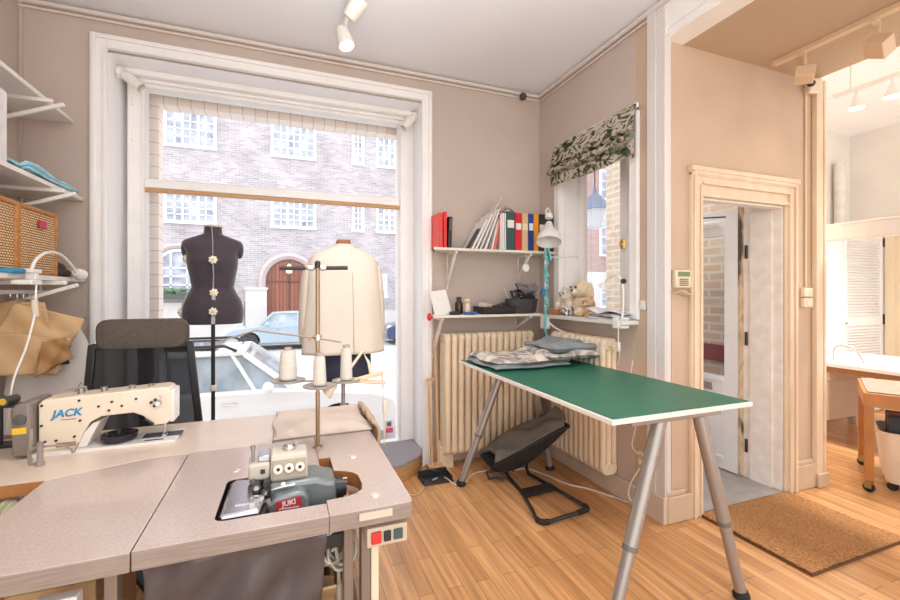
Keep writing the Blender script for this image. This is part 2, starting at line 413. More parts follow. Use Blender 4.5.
# small window in the right wall
w2 = SE('window_2')
sash = MB().box(2.33, 2.2, 1.2, 2.4, 2.24, 2.5).box(2.33, 2.24, 2.42, 2.4, 3.06, 2.5).box(2.33, 3.0, 1.2, 2.4, 3.06, 2.42).box(2.33, 2.24, 1.2, 2.4, 3.0, 1.26)
sash.box(2.35, 2.5, 1.26, 2.385, 2.56, 2.42).box(2.345, 2.24, 1.26, 2.385, 2.275, 2.42)
sash.build('frame', white, w2, bevel=.005)
MB().box(2.362, 2.24, 1.25, 2.366, 3.01, 2.43).build('pane', glassm, w2)
MB().box(2.135, 2.16, 1.22, 2.15, 2.24, 2.58).box(2.135, 3.03, 1.22, 2.15, 3.1, 2.58).box(2.135, 2.24, 2.5, 2.15, 3.03, 2.58).box(2.127, 2.165, 1.22, 2.135, 2.185, 2.58).build('casing', white, w2, bevel=.004)
MB().box(2.15, 3.05, 1.2, 2.33, 3.062, 2.5).box(2.15, 2.198, 1.2, 2.33, 2.206, 2.5).box(2.2, 3.03, 1.2, 2.25, 3.05, 2.5).build('reveal', white, w2)
MB().box(2.005, 2.17, 1.185, 2.33, 3.09, 1.215).build('sill', pm('white window sill', (.74, .70, .66), .35), w2, bevel=.006)
MB().box(2.325, 2.5, 1.72, 2.35, 2.53, 1.79).cyl((2.31, 2.515, 1.755), (2.35, 2.515, 1.755), .012, n=10).build('lock', pm('brass lock', (.6, .42, .12), .3, metal=.9), w2, bevel=.003)

# ------------------------------------------------------------------ doorway and open door
d1 = SE('door_1')
dc = MB(); casing(dc, 2.345, 3.36, 2.165, .09, 1.97, .028)
dc.build('casing', casing_m, d1, bevel=.005)
cr = MB().box(2.335, 1.925, 2.15, 3.37, 1.97, 2.185).box(2.345, 1.935, 2.12, 3.36, 1.97, 2.15); cr.build('cap_moulding', casing_m, d1, bevel=.008)
MB().box(2.432, 1.952, 2.0, 3.272, 1.97, 2.078).box(2.432, 1.944, 2.0, 3.272, 1.952, 2.025).box(3.248, 1.952, 0, 3.272, 1.97, 2.0).build('inner_moulding', casing_m, d1, bevel=.004)
jm = MB().box(2.44, 1.97, 0, 2.452, 2.22, 2.0).box(3.238, 1.97, 0, 3.25, 2.24, 2.08).box(2.45, 1.97, 1.985, 3.25, 2.045, 2.0)
jm.box(3.222, 2.03, 0, 3.24, 2.19, 1.985).box(3.232, 2.19, 0, 3.25, 2.24, 1.985)
jm.build('jamb', pm('chipped white door frame paint', (.80, .73, .65), .45, col2=(.88, .84, .80), vs=14), d1, bevel=.004)
leafm = pm('white door paint', (.86, .85, .85), .4, var=.03, vs=6)
lf = MB().box(3.19, 2.25, .02, 3.235, 2.36, 2.04).box(3.19, 2.88, .02, 3.235, 2.99, 2.04).box(3.19, 2.36, 1.84, 3.235, 2.88, 2.04).box(3.19, 2.36, .02, 3.235, 2.88, .74)
lf.box(3.18, 2.37, .7, 3.19, 2.87, .74).box(3.182, 2.36, .08, 3.19, 2.88, .12)
leaf = lf.build('leaf', leafm, d1, bevel=.004)
MB().box(3.21, 2.35, .73, 3.216, 2.89, 1.85).build('pane', glassm, leaf)
MB().box(3.189, 2.235, .02, 3.236, 2.25, 2.04).build('worn_edge', rampmat('worn door edge', [(.35, (.5, .36, .2)), (.5, (.68, .55, .4)), (.62, (.10, .07, .05))], scale=9, stretch=(1, 1, .4)), leaf)
hb = MB()
for z in (.25, 1.05, 1.7): hb.cyl((3.232, 2.215, z-.05), (3.232, 2.215, z+.05), .011, n=10)
hb.build('hinge', blackp, d1)
MB().cyl((3.16, 2.36, 1.93), (3.16, 2.93, 1.93), .03, n=16).box(3.168, 2.4, 1.91, 3.19, 2.9, 1.952).build('door_closer', leafm, leaf, bevel=.003)
MB().tube([(3.16, 2.55, 1.90), (3.05, 2.45, 1.965), (2.98, 2.38, 1.965), (3.1, 2.28, 1.965)], .006, 8).build('closer_arm', blackp, leaf)
MB().box(3.178, 2.45, .62, 3.19, 2.70, .68).build('letter_flap', steel, leaf, bevel=.003)
S('trim_8', MB().box(2.4, 1.962, -.001, 3.3, 2.44, .012), pm('grey stone threshold', (.36, .33, .31), .55, var=.12, vs=12, bump=.1))
# ------------------------------------------------------------------ outside ground
S('ground', MB().box(2.44, 2.2, -.8, 3.62, 3.95, -.02).box(2.2, 3.95, -.8, 4.0, 4.3, -.22).box(2.2, 4.3, -.8, 4.0, 4.65, -.42), pm('outdoor stone slab', (.42, .42, .44), .8, var=.08, vs=6))
S('ground_pavement', MB().box(-14, 3.93, -.95, 40, 5.5, -.66).box(-14, 19.6, -.95, 40, 21, -.62), pm('pavement', (.66, .64, .62), .85, var=.05, vs=2))
S('street', MB().box(-14, 5.5, -1.0, 40, 19.6, -.8), pm('road asphalt', (.42, .415, .42), .9, var=.05, vs=3))
mt = MB().box(2.5, 2.45, -.02, 3.48, 3.3, -.004).build('outdoor_mat', pm('dark blue outdoor mat', (.045, .055, .10), .95, var=.3, vs=80, bump=.5, bs=200), label='dark blue rectangular mat outside the open door beyond the stone threshold', cat='doormat')

# ------------------------------------------------------------------ apartment house across the street
bld = thing('apartment_building', 'grey brick house across the street seen through the shop window', 'building', (0, 21, -.62))
fbrick = brickmat('grey violet facade bricks', (.32, .285, .315), (.45, .41, .44), (.49, .46, .48), .30, .09, ms=.012, axis='XZ', rough=.9, noise=.16, noise_scale=.9, bump=.2)
MB().box(-14, 21, -.62, 8.4, 21.4, 14).build('wall', fbrick, bld)
stonew = pm('pale plaster', (.58, .55, .55), .8, var=.05, vs=1.5)
wfm = pm('white window frame', (.76, .76, .77), .5)
wgl = pm('pale window glass', (.36, .38, .46), .35, var=.4, vs=1.8, spec=.25)
def fwin(x0, x1, z0, z1, nc, par, y=21, nx=2, nz=4, t=.09):
    m = MB(); b = .13
    m.box(x0, y-.05, z0, x0+b, y, z1).box(x1-b, y-.05, z0, x1, y, z1).box(x0+b, y-.05, z1-b, x1-b, y, z1).box(x0-.03, y-.09, z0-.05, x1+.03, y, z0+.09)
    cwid = (x1-x0-2*b)/nc
    for i in range(nc):
        a = x0+b+i*cwid
        if i: m.box(a-t/2, y-.045, z0+.09, a+t/2, y, z1-b)
        for k in range(1, nx): m.box(a+cwid*k/nx-.025, y-.03, z0+.09, a+cwid*k/nx+.025, y, z1-b)
    for k in range(1, nz):
        zz = z0+.09+(z1-b-z0-.09)*k/nz; m.box(x0+b, y-.03, zz-.025, x1-b, y, zz+.025)
    o = m.build('window', wfm, par)
    MB().box(x0+b, y-.012, z0+.09, x1-b, y-.004, z1-b).build('pane', wgl, o)
for x0, x1, nc in ((-4.74, -2.75, 3), (-.59, 1.36, 3), (3.01, 3.59, 1), (4.17, 5.5, 2), (-9, -7, 3), (6.6, 7.8, 2)):
    fwin(x0, x1, 7.55, 9.1, nc, bld); fwin(x0, x1, 4.33, 5.62, nc, bld)
    fwin(x0, x1, 10.9, 12.3, nc, bld)
fwin(4.42, 4.72, 1.15, 2.29, 1, bld, nx=1, nz=3)
MB().box(-14, 20.9, -.62, -5.3, 21, 1.1).box(-5.3, 20.9, -.62, -1.7, 21, .95).box(1.5, 20.9, -.62, 8.4, 21, .5).build('plinth', stonew, bld)
MB().box(-1.61, 20.7, -.62, -.75, 21, 1.5).box(-1.66, 20.66, 1.5, -.70, 21, 1.6).build('stone_pillar', stonew, bld)
# arched window
def archpts(cx, r, zb, zs, n=16): return [(cx-r, zb), (cx+r, zb)] + arc(cx, zs, r, 0, 180, n)
aw = MB().prism(archpts(-4.15, .85, 1.35, 2.3), 20.96, 21.02, 'XZ').build('window', wgl, bld)
m = MB(); m.tube([(x, 20.95, z) for x, z in archpts(-4.15, .85, 1.35, 2.3)], .07, 6, closed=True)
for dx in (-.3, .3): m.box(-4.15+dx-.03, 20.92, 1.35, -4.15+dx+.03, 20.96, 3.05)
for z in (1.7, 2.05, 2.4): m.box(-5.0, 20.92, z-.03, -3.3, 20.96, z+.03)
m.build('sash', wfm, aw)
MB().tube([(x, 20.97, z) for x, z in [(-5.2, 1.2)] + arc(-4.15, 2.3, 1.05, 180, 0, 16) + [(-3.1, 1.2)]], .13, 6).build('arch_bricks', pm('pale arch bricks', (.46, .39, .39), .9), bld)
# arched timber door
dr = MB().prism(archpts(.18, .95, -.5, 1.9), 20.93, 21.02, 'XZ').build('door', brickmat('reddish brown timber planks', (.30, .10, .06), (.22, .07, .045), (.08, .03, .02), .16, 5, ms=.012, axis='XZ', rough=.6), bld)
MB().tube([(x, 20.93, z) for x, z in [(-.95, -.5), (-.95, 1.9)] + arc(.18, 1.9, 1.13, 180, 0, 18) + [(1.31, 1.9), (1.31, -.5)]], .17, 6).build('arch_bricks', pm('pale arch bricks', (.46, .39, .39), .9), bld)
MB().box(.15, 20.9, -.5, .21, 20.94, 2.8).box(-.75, 20.9, 1.82, 1.1, 20.94, 1.9).build('door_rail', pm('dark door timber', (.12, .05, .03), .6), dr)
pl = MB().box(-4.95, 20.45, 1.1, -3.35, 20.78, 1.3).build('planter_box', pm('dark planter', (.08, .09, .09), .7), label='long dark planter under the arched window across the street', cat='planter')
m = MB()
for i in range(60): m.ball((random.uniform(-4.9, -3.4), random.uniform(20.48, 20.75), random.uniform(1.28, 1.5)), random.uniform(.05, .11), 6, 4)
m.build('foliage', pm('clipped green box leaves', (.10, .17, .09), .8, var=.4, vs=14), pl, kind='stuff')
wl = thing('wall_lantern', 'small pale lantern over the arched timber door across the street', 'lantern', (.18, 20.85, 2.35))
MB().lathe([(.02, 0), (.13, .05), (.16, .3), (.08, .42), (.02, .48)], (.18, 20.72, 2.2), 10).build('shade', pm('cream lantern glass', (.8, .72, .55), .4), wl)
MB().bar((.18, 20.72, 2.62), (.18, 20.95, 2.62), .04, .04).build('bracket', blackp, wl)
# red house further along
b2 = thing('brick_house', 'dusky red house with white ground floor further along the street', 'building', (18, 21, -.62))
MB().box(8.4, 21, 2.6, 40, 21.4, 14).build('wall', brickmat('dusky red facade bricks', (.34, .20, .20), (.42, .27, .265), (.45, .37, .37), .5, .14, ms=.018, axis='XZ', rough=.9), b2)
MB().box(8.4, 20.95, -.62, 40, 21.4, 2.6).build('ground_floor', pm('white plaster ground floor', (.60, .59, .62), .8), b2)
for i in range(7):
    x = 9.6+i*2.7
    for z0, z1 in ((3.6, 5.4), (7.0, 8.8), (.5, 1.9)): fwin(x, x+1.15, z0, z1, 2, b2, y=20.95 if z0 < 2 else 21, nx=1, nz=3)
sl = thing('street_lantern', 'large blue-grey street lantern seen outside the small side window', 'street lamp', (5.05, 6.1, 2.62))
MB().lathe([(.02, .62), (.05, .5), (.1, .46), (.3, .22), (.32, .2), (.3, .2)], (5.05, 6.1, 2.62), 8).build('hood', pm('blue grey lantern metal', (.10, .13, .22), .5), sl, ang=20)
MB().lathe([(.27, .2), (.17, -.08), (.05, -.12)], (5.05, 6.1, 2.62), 8).build('lamp_glass', pm('milky lantern glass', (.62, .66, .74), .2), sl, ang=20)
MB().tube([(5.05, 6.1, 3.05), (5.05, 6.1, 5.9)], .012, 6).build('suspension_wire', blackp, sl)

# ------------------------------------------------------------------ cars
cargl = pm('car window glass', (.30, .35, .40), .06, var=.35, vs=2.5)
tyrem = pm('car tyre', (.03, .03, .035), .8); alloy = pm('alloy wheel', (.55, .57, .6), .3, metal=.6)
def car(name, label, L, W, H, belt, cowl, rf, rb, tail, paint, loc, rz, rails=False):
    t = thing(name, label, 'car', (0, 0, 0)); R = .33; fx = L/2-.82; bx = -L/2+.78; h = W/2
    prof = [(-L/2+.08, .28)] + [(bx+a, b) for a, b in arc(0, R, R+.07, 187, -7, 12)]
    prof += [(fx+a, b) for a, b in arc(0, R, R+.07, 187, -7, 12)] + [(L/2-.1, .24), (L/2-.01, .38), (L/2, .58), (L/2-.08, .72), (L/2-.35, .82), (cowl, belt), (cowl-1.0, belt+.02), (tail, belt+.04), (-L/2+.04, belt-.08), (-L/2, .62), (-L/2+.02, .4)]
    rings = []
    for y, s_ in ((-h, .95), (-h+.03, .985), (-h+.14, 1), (h-.14, 1), (h-.03, .985), (h, .95)):
        rings.append([(x*(.985 if abs(y) == h else 1), y, .55+(z-.55)*s_) for x, z in prof])
    MB().loft(rings).build('body', paint, t, ang=30)
    bl = belt-.02; gl = MB()
    lo = [(cowl+.03, -h+.1, bl), (cowl+.03, h-.1, bl), (tail-.02, h-.1, bl), (tail-.02, -h+.1, bl)]
    hi = [(rf, -h+.25, H-.04), (rf, h-.25, H-.04), (rb, h-.25, H-.04), (rb, -h+.25, H-.04)]
    gl.loft([lo, hi]).build('windows', cargl, t)
    rm = [(rf+(rb-rf)*k, 0, H+.03*math.sin(PI*k)) for k in (0, .33, .66, 1)]
    MB().loft([[(x, -h+.23, H-.05), (x, -h+.3, z-.01), (x, 0, z+.01), (x, h-.3, z-.01), (x, h-.23, H-.05)] for x, _, z in rm]).build('roof', paint, t)
    pil = MB()
    for s_ in (-1, 1):
        yb, yt = s_*(h-.09), s_*(h-.245)
        pil.bar((cowl+.03, yb, bl), (rf, yt, H-.04), .05, .06); pil.bar((tail, yb, bl), (rb, yt, H-.04), .12, .16)
        xm = (cowl+tail)/2-.1; pil.bar((xm, yb, bl), (xm-.02, yt, H-.04), .04, .08); xn = cowl-.45; pil.bar((xn, yb, bl), (xn-.3, yt, H-.04), .03, .04)
        pil.bar((cowl, yb, bl+.01), (tail, yb, bl+.03), .05, .05); pil.bar((rf, yt, H-.03), (rb, yt, H-.03), .05, .04)
    pil.build('pillar', paint, t)
    for x in (fx, bx):
        for s_ in (-1, 1):
            y = s_*(h-.11)
            wh = MB().lathe([(R-.1, -.1), (R-.02, -.1), (R, -.07), (R, .07), (R-.02, .1), (R-.1, .1)], (x, y, R), 28, (0, s_, 0)).build('wheel', tyrem, t)
            rm2 = MB().lathe([(.05, .04), (.06, .07), (.02, .075)], (x, y, R), 12, (0, s_, 0)); rm2.lathe([(R-.11, -.02), (R-.09, .09), (R-.12, .095), (R-.14, .04)], (x, y, R), 28, (0, s_, 0))
            for k in range(10):
                a = k*PI/5; rm2.bar((x+.05*math.cos(a), y+s_*.06, R+.05*math.sin(a)), (x+(R-.11)*math.cos(a), y+s_*.08, R+(R-.11)*math.sin(a)), .035, .02, (0, 1, 0))
            rm2.build('rim', alloy, wh)
    for s_ in (-1, 1):
        MB().ball((cowl-.3, s_*(h+.1), belt+.07), .1, 12, 8, (.7, 1.1, .75)).build('wing_mirror', paint, t)
        MB().ball((L/2-.17, s_*(h-.24), .69), .16, 12, 8, (.75, .9, .8)).build('headlight', pm('headlight glass', (.75, .8, .85), .1), t)
        MB().bar((0, s_*(h+.0), belt-.13), (.18, s_*(h+.0), belt-.13), .02, .025).build('door_handle', chrome, t)
    if rails:
        r_ = MB()
        for s_ in (-1, 1): r_.tube([(rf-.1, s_*(h-.3), H), (rf-.25, s_*(h-.3), H+.07), (rb+.2, s_*(h-.3), H+.07), (rb+.05, s_*(h-.3), H)], .02, 8)
        r_.build('roof_rail', blackp, t)
        MB().box(rb+.2, -h+.35, H+.032, rf-.35, h-.35, H+.05).build('sunroof', pm('dark sunroof', (.05, .06, .08), .1), t)
    t.location = loc; t.rotation_euler = (0, 0, rz)
    return t
CARZ = -.8
car('parked_car', 'white estate car parked right outside the shop window', 4.6, 1.82, 1.46, .95, .85, .25, -1.75, -2.12, pm('white car paint', (.70, .70, .71), .2, coat=.5), (-.75, 7.0, CARZ-.05), 0, True)
car('parked_car', 'pale blue small car parked across the street before the timber door', 3.85, 1.73, 1.42, .93, .75, .28, -1.35, -1.75, pm('pale blue car paint', (.36, .44, .52), .2, coat=.5), (-.15, 18.3, CARZ), PI)
car('parked_car', 'dark blue car across the street beside the right edge of the shop window', 4.4, 1.8, 1.45, .95, .7, .1, -1.5, -1.95, pm('dark blue car paint', (.03, .05, .12), .15, coat=.5), (6.1, 18.3, CARZ), PI)
# ------------------------------------------------------------------ sewing desks
topA = pm('speckled grey beige laminate', (.53, .432, .388), .22, var=.09, vs=120, coat=.25)
topB = pm('light beige laminate', (.70, .585, .49), .32, var=.03, vs=40, coat=.2)
edgeA = rampmat('grey brown wood edge', [(.3, (.24, .185, .155)), (.7, (.33, .26, .22))], scale=5, stretch=(2, 2, 40), rough=.5)
edgeO = pm('orange brown plywood edge', (.42, .17, .05), .5, var=.2, vs=12)
legm = pm('grey brown lacquered steel', (.25, .20, .165), .4, metal=.3)
def leg(mb_pts, par, w=.05, d=.03):
    for p, q in mb_pts:
        MB().bar(p, q, w, d).build('leg', legm, par, bevel=.003)
jd = thing('sewing_desk', 'long light beige sewing desk under the cream sewing machine', 'desk', (-.75, 2.2, 0))
p = [(-1.46, 1.885), (-.774, 1.885), (-.512, 1.99), (-.05, 2.004), (-.05, 2.47), (-1.46, 2.47)]
m = MB(); m.prism(p, .705, .75, side=[1, 0, 0, 0, 0, 0]); m.build('tabletop', [topB, edgeO], jd, bevel=.002)
leg([((-1.3, 2.05, 0), (-1.3, 2.05, .705)), ((-1.3, 2.4, 0), (-1.3, 2.4, .705)), ((-.15, 2.1, 0), (-.15, 2.1, .705)), ((-.15, 2.4, 0), (-.15, 2.4, .705))], jd)
MB().bar((-1.3, 2.4, .25), (-.15, 2.4, .25), .05, .03).build('stretcher', legm, jd)
ld = thing('desk_extension', 'grey beige desk leaf with chamfered corner left of the seam beside the overlock table', 'desk', (-.56, 1.6, 0))
p = [(-.774, 1.285), (-.3615, 1.285), (-.3615, 1.985), (-.512, 1.985), (-.772, 1.879)]
MB().prism(p, .70, .75, side=[1]*5).build('tabletop', [topA, edgeA], ld, bevel=.0025)
leg([((-.43, 1.4, 0), (-.43, 1.4, .70)), ((-.7, 1.4, 0), (-.7, 1.4, .70)), ((-.43, 1.85, 0), (-.43, 1.85, .70)), ((-.7, 1.8, 0), (-.7, 1.8, .70))], ld, .04, .03)
ot = thing('overlock_table', 'grey beige industrial table with cutout holding the overlock machine', 'table', (.0, 1.85, 0))
A = [(-.359, 1.288), (.1195, 1.288), (.1195, 1.372), (-.16, 1.372), (-.178, 1.378), (-.188, 1.392), (-.184, 1.64), (-.176, 1.655), (-.16, 1.66), (.1215, 1.66), (.1215, 2.46), (-.045, 2.46), (-.045, 2.0), (-.359, 2.0)]
o_ = 1
MB().prism(A, .70, .75, side=[1, 1]+[3]*6+[2]+[2, 1, 1, 1, 1]).build('tabletop', [topA, edgeA, edgeO, blackp], ot, bevel=.002)  # left cutout edges coloured black to paint in the shadow there
B = [(.1205, 1.288), (.352, 1.288), (.369, 1.293), (.374, 1.31), (.374, 2.46), (.1225, 2.46), (.1225, 1.75), (.165, 1.745), (.165, 1.615), (.205, 1.595), (.228, 1.575), (.242, 1.545), (.244, 1.47), (.236, 1.43), (.215, 1.408), (.18, 1.395), (.1205, 1.392)]
MB().prism(B, .70, .75, side=[1]*5+[0]+[2]*10+[1]).build('tabletop', [topA, edgeA, edgeO], ot, bevel=.002)
MB().box(.205, 1.281, .722, .305, 1.289, .742).build('edge_patch', pm('cream masking tape', (.62, .52, .42), .6), ot)
for x, y in ((.19, 1.42), (.245, 1.42), (-.32, 1.42), (.25, 2.3), (0., 2.35)): leg([((x, y, 0), (x, y, .70))], ot, .045, .03)
MB().bar((.06, 1.46, .68), (.3, 1.46, .68), .04, .03).bar((.22, 1.45, .3), (.25, 2.3, .3), .03, .05).build('cross_rail', legm, ot)
sb = MB().box(.232, 1.305, .622, .358, 1.40, .680).build('switch_box', pm('cream switch box', (.54, .46, .34), .45), ot, bevel=.003)
MB().box(.245, 1.296, .634, .275, 1.306, .669).build('red_button', pm('red button', (.65, .03, .03), .35), sb, bevel=.003)
MB().box(.283, 1.297, .636, .305, 1.306, .667).build('black_button', blackp, sb, bevel=.003)
MB().box(.314, 1.298, .636, .342, 1.306, .667).build('dark_socket', pm('dark green grey socket', (.05, .08, .09), .4), sb, bevel=.002)
MB().box(.262, 1.4, .02, .288, 1.44, .64).build('conduit', creamplastic, ot, bevel=.004)
for x, y in ((-.165, 1.74), (.25, 1.72), (.27, 1.37)): MB().lathe([(.0, 0), (.016, .0), (.014, .003), (.0, .004)], (x, y, .75), 12).build('cover_cap', pm('light chrome cap', (.85, .83, .8), .2, metal=.6), ot)
# under the tables
def cloth(fn, nu, nv, name, mat, th=.006, **k): return MB().grid(fn, nu, nv).build(name, mat, solid=th, ang=80, **k)
random.seed(3)
def sheet(u, v):
    x = -.345 + u*.46 - .03*v*u; z = .698 - v*.62
    y = 1.315 + .035*math.sin(v*PI)*(1+.5*math.sin(u*9)) + .012*math.sin(u*17+v*6) + .008*math.sin(v*23+u*11) + .02*v
    return V(x, y, z)
cloth(sheet, 40, 40, 'hanging_sheet', pm('dark grey plastic sheet', (.085, .072, .075), .38, var=.15, vs=6, bump=.35, bs=18), label='dark grey plastic sheet hanging under the front edge of the overlock table', cat='sheet', kind='thing')
cb = MB()
for i in range(9):
    a = random.uniform(0, 6); cx, cz = .155+random.uniform(-.02, .02), .56+random.uniform(-.03, .03)
    cb.tube([(cx+(.035+.006*i)*math.cos(t+a)*.8, 1.45+.025*math.sin(t*2+i), cz+(.035+.006*i)*math.sin(t+a)) for t in [k*PI/9 for k in range(15)]], .0045, 6)
cb.tube([(.155, 1.45, .7), (.15, 1.45, .6), (.165, 1.46, .5), (.18, 1.47, .02)], .006, 6)
cb.build('cable_bundle', pm('off white cable', (.62, .56, .48), .5), label='tangle of off white cables hanging under the overlock table', cat='cables')
kraft = pm('brown cardboard', (.50, .33, .17), .8, var=.08, vs=9)
bxo = thing('cardboard_box', 'open brown cardboard box on the floor under the overlock table', 'box', (.02, 1.65, 0))
MB().box(-.1, 1.5, 0, .155, 1.51, .44).box(-.1, 1.8, 0, .155, 1.81, .44).box(-.1, 1.51, 0, -.09, 1.8, .44).box(.145, 1.51, 0, .155, 1.8, .44).box(-.1, 1.5, 0, .155, 1.81, .01).build('body', kraft, bxo)
MB().obox((.185, 1.655, .41), (.008, .29, .12), (0, .75, 0)).obox((.03, 1.465, .41), (.25, .008, .12), (.75, 0, 0)).build('flaps', kraft, bxo)
MB().box(-.68, 1.45, 0, -.485, 1.8, .61).build('cardboard_box', kraft, bevel=.004, label='closed brown carton on the floor under the desk leaf', cat='box')
pk = MB().box(-.575, 1.335, 0, -.485, 1.375, .64).build('package', pm('white printed package', (.72, .7, .68), .4), bevel=.004, label='white and black package standing in front of the brown carton under the desk leaf', cat='package')
MB().box(-.565, 1.331, .59, -.50, 1.335, .63).build('black_print', blackp, pk)
gc = MB()
gc.grid(lambda u, v: V(-1.2+u*.42, 1.28+v*.58, .66+.02*math.sin(u*9+v*7)+.015*math.sin(v*21)+.01*math.sin(u*25)), 26, 26)
g_ = gc.build('striped_cloth', rampmat('green striped cloth', [(.4, (.28, .30, .16)), (.55, (.62, .62, .42)), (.7, (.36, .38, .22))], kind='wave', scale=9, dist=3, stretch=(1, 2, 1), rough=.9), solid=.015, ang=80, label='green striped cloth heaped on the stool left of the desk leaf', cat='cloth')
st = thing('stool', 'dark wooden stool carrying green striped cloth left of the desk leaf', 'stool', (-1.0, 1.57, 0))
MB().box(-1.19, 1.3, .59, -.80, 1.84, .625).build('seat', edgeO, st, bevel=.005)
for x in (-1.15, -.84):
    for y in (1.34, 1.8): MB().box(x-.02, y-.02, 0, x+.02, y+.02, .59).build('leg', edgeO, st)

# ------------------------------------------------------------------ cream sewing machine
jm_ = pm('cream machine enamel', (.80, .685, .54), .3, var=.02, coat=.4)
jw = pm('white machine enamel', (.78, .74, .70), .3, coat=.3)
jg = pm('grey brown motor plastic', (.22, .18, .155), .45)
jk = thing('sewing_machine', 'cream industrial sewing machine with blue lettering on the beige desk', 'sewing machine', (-.68, 2.19, .75))
MB().box(-.92, 2.10, .748, -.42, 2.285, .762).build('bed', jw, jk, bevel=.003)
prof = [(-.897, .79), (-.897, .95), (-.883, .968), (-.47, .986), (-.452, .98), (-.443, .96), (-.443, .845), (-.46, .825), (-.508, .825), (-.545, .868), (-.58, .886), (-.69, .882), (-.728, .862), (-.755, .81), (-.762, .762), (-.885, .762), (-.885, .79)]
MB().prism(prof, 2.13, 2.255, 'XZ').build('arm', jm_, jk, bevel=.012, seg=3)
MB().prism([(-.77, .763), (-.74, .763), (-.695, .864), (-.72, .858), (-.75, .82)], 2.125, 2.25, 'XZ').build('pillar_fairing', jw, jk, bevel=.004)
MB().box(-.452, 2.14, .83, -.432, 2.245, .972).build('face_plate', jw, jk, bevel=.006)
mo = MB().prism([(-.962, .76), (-.966, .94), (-.952, .965), (-.905, .968), (-.902, .76)], 2.09, 2.27, 'XZ').build('motor', jg, jk, bevel=.01)
MB().box(-.958, 2.085, .85, -.915, 2.091, .874).build('yellow_label', pm('yellow sticker', (.85, .52, .03), .5), mo)
MB().lathe([(.0, 0), (.022, 0), (.02, .008), (0, .01)], (-.936, 2.09, .905), 18, (0, -1, 0)).build('motor_dial', pm('dark motor dial', (.10, .09, .085), .4), mo)
text('logo_lettering', 'JACK', .042, pm('blue lettering', (.02, .25, .48), .4), jk, (-.806, 2.1285, .907), (PI/2, math.radians(-2), 0), shear=.25, bold=.0012)
MB().box(-.825, 2.1285, .880, -.775, 2.1295, .884).build('slogan_strip', pm('small red print', (.55, .16, .14), .5), jk)
for x, z in ((-.885, .945), (-.765, .955), (-.886, .865), (-.762, .873), (-.70, .925), (-.655, .94), (-.665, .905), (-.62, .92), (-.57, .945), (-.78, .81), (-.875, .80), (-.84, .80)): MB().cyl((x, 2.131, z), (x, 2.126, z), .0048, n=10).build('screw', blackp, jk)
for x, z in ((-.515, .925), (-.5, .935), (-.503, .91)): MB().cyl((x, 2.131, z), (x, 2.122, z), .006, n=10).build('screw', blackp, jk)
MB().cyl((-.488, 2.131, .92), (-.488, 2.11, .92), .01, n=14).cyl((-.486, 2.131, .945), (-.486, 2.112, .945), .006, n=10).build('tension_knob', steel, jk)
MB().cyl((-.478, 2.19, .83), (-.478, 2.19, .775), .005, n=10).box(-.485, 2.17, .764, -.471, 2.205, .77).cyl((-.478, 2.17, .77), (-.478, 2.17, .79), .003, n=6).build('needle_bar', steel, jk)
MB().box(-.56, 2.16, .762, -.41, 2.23, .7645).build('needle_plate', pm('blue grey steel plate', (.42, .43, .50), .25, metal=.8), jk)
MB().box(-.54, 2.125, .762, -.47, 2.132, .764).build('bed_slot', blackp, jk)
MB().bar((-.505, 2.125, .832), (-.535, 2.118, .858), .008, .008).build('presser_lever', blackp, jk)
for x in (-.78, -.70, -.60, -.53): MB().cyl((x, 2.19, .97), (x, 2.19, .995), .012, n=10).build('oil_cap', pm('tarnished steel', (.35, .31, .28), .35, metal=.8), jk)
tg = MB()
tg.tube([(-.80, 2.19, .98), (-.78, 2.19, 1.02), (-.76, 2.19, .985)], .003, 6).bar((-.83, 2.19, .99), (-.76, 2.19, 1.0), .008, .005)
tg.build('thread_guides', pm('tarnished steel', (.35, .31, .28), .35, metal=.8), jk)
MB().tube(smooth([(-.89, 2.06, .87), (-.872, 2.02, .84), (-.872, 2.01, .76), (-.84, 2.01, .755)], 5), .006, 8).tube(smooth([(-.865, 2.01, .765), (-.87, 2.005, .80), (-.85, 2.0, .815), (-.79, 2.03, .808), (-.765, 2.05, .785), (-.76, 2.06, .765)], 5), .004, 8).tube([(-.76, 2.07, .765), (-.745, 2.07, .80)], .003, 6).build('oil_tube', pm('grey brown hose', (.30, .25, .21), .5), jk)
MB().lathe([(.014, 0), (.014, .012), (.009, .02), (.010, .085), (.007, .088)], (-.835, 1.995, .75), 14).build('rest_post', pm('grey brown post', (.27, .23, .2), .5), jk)
MB().box(-.84, 2.126, .772, -.775, 2.131, .790).build('side_plate', pm('dull bronze plate', (.32, .25, .19), .4), jk)
dp = thing('pin_dish', 'round black magnetic pin dish with upright knob under the cream machine arm', 'dish', (-.665, 2.085, .765))
MB().lathe([(.04, 0), (.06, .004), (.066, .014), (.066, .03), (.058, .031), (.05, .022), (.0, .02)], (-.645, 2.19, .763), 28).build('bowl', pm('black gloss plastic', (.02, .015, .025), .2), dp)
MB().lathe([(.009, 0), (.009, .02), (.007, .024)], (-.65, 2.2, .783), 12).build('knob', blackp, dp)
jk.location.y += .06; jk.location.x -= .022; dp.location.y += .05; dp.location.x -= .02
cs = thing('spool_rack', 'dark low spool rack left of the cream sewing machine', 'rack', (-1.1, 2.36, .75))
MB().box(-1.2, 2.33, .75, -1.03, 2.41, .76).build('base', blackp, cs); MB().cyl((-1.12, 2.37, .76), (-1.12, 2.37, .92), .01, n=10).build('post', blackp, cs); MB().box(-1.3, 2.34, .915, -1.02, 2.40, .925).build('shelf', blackp, cs)
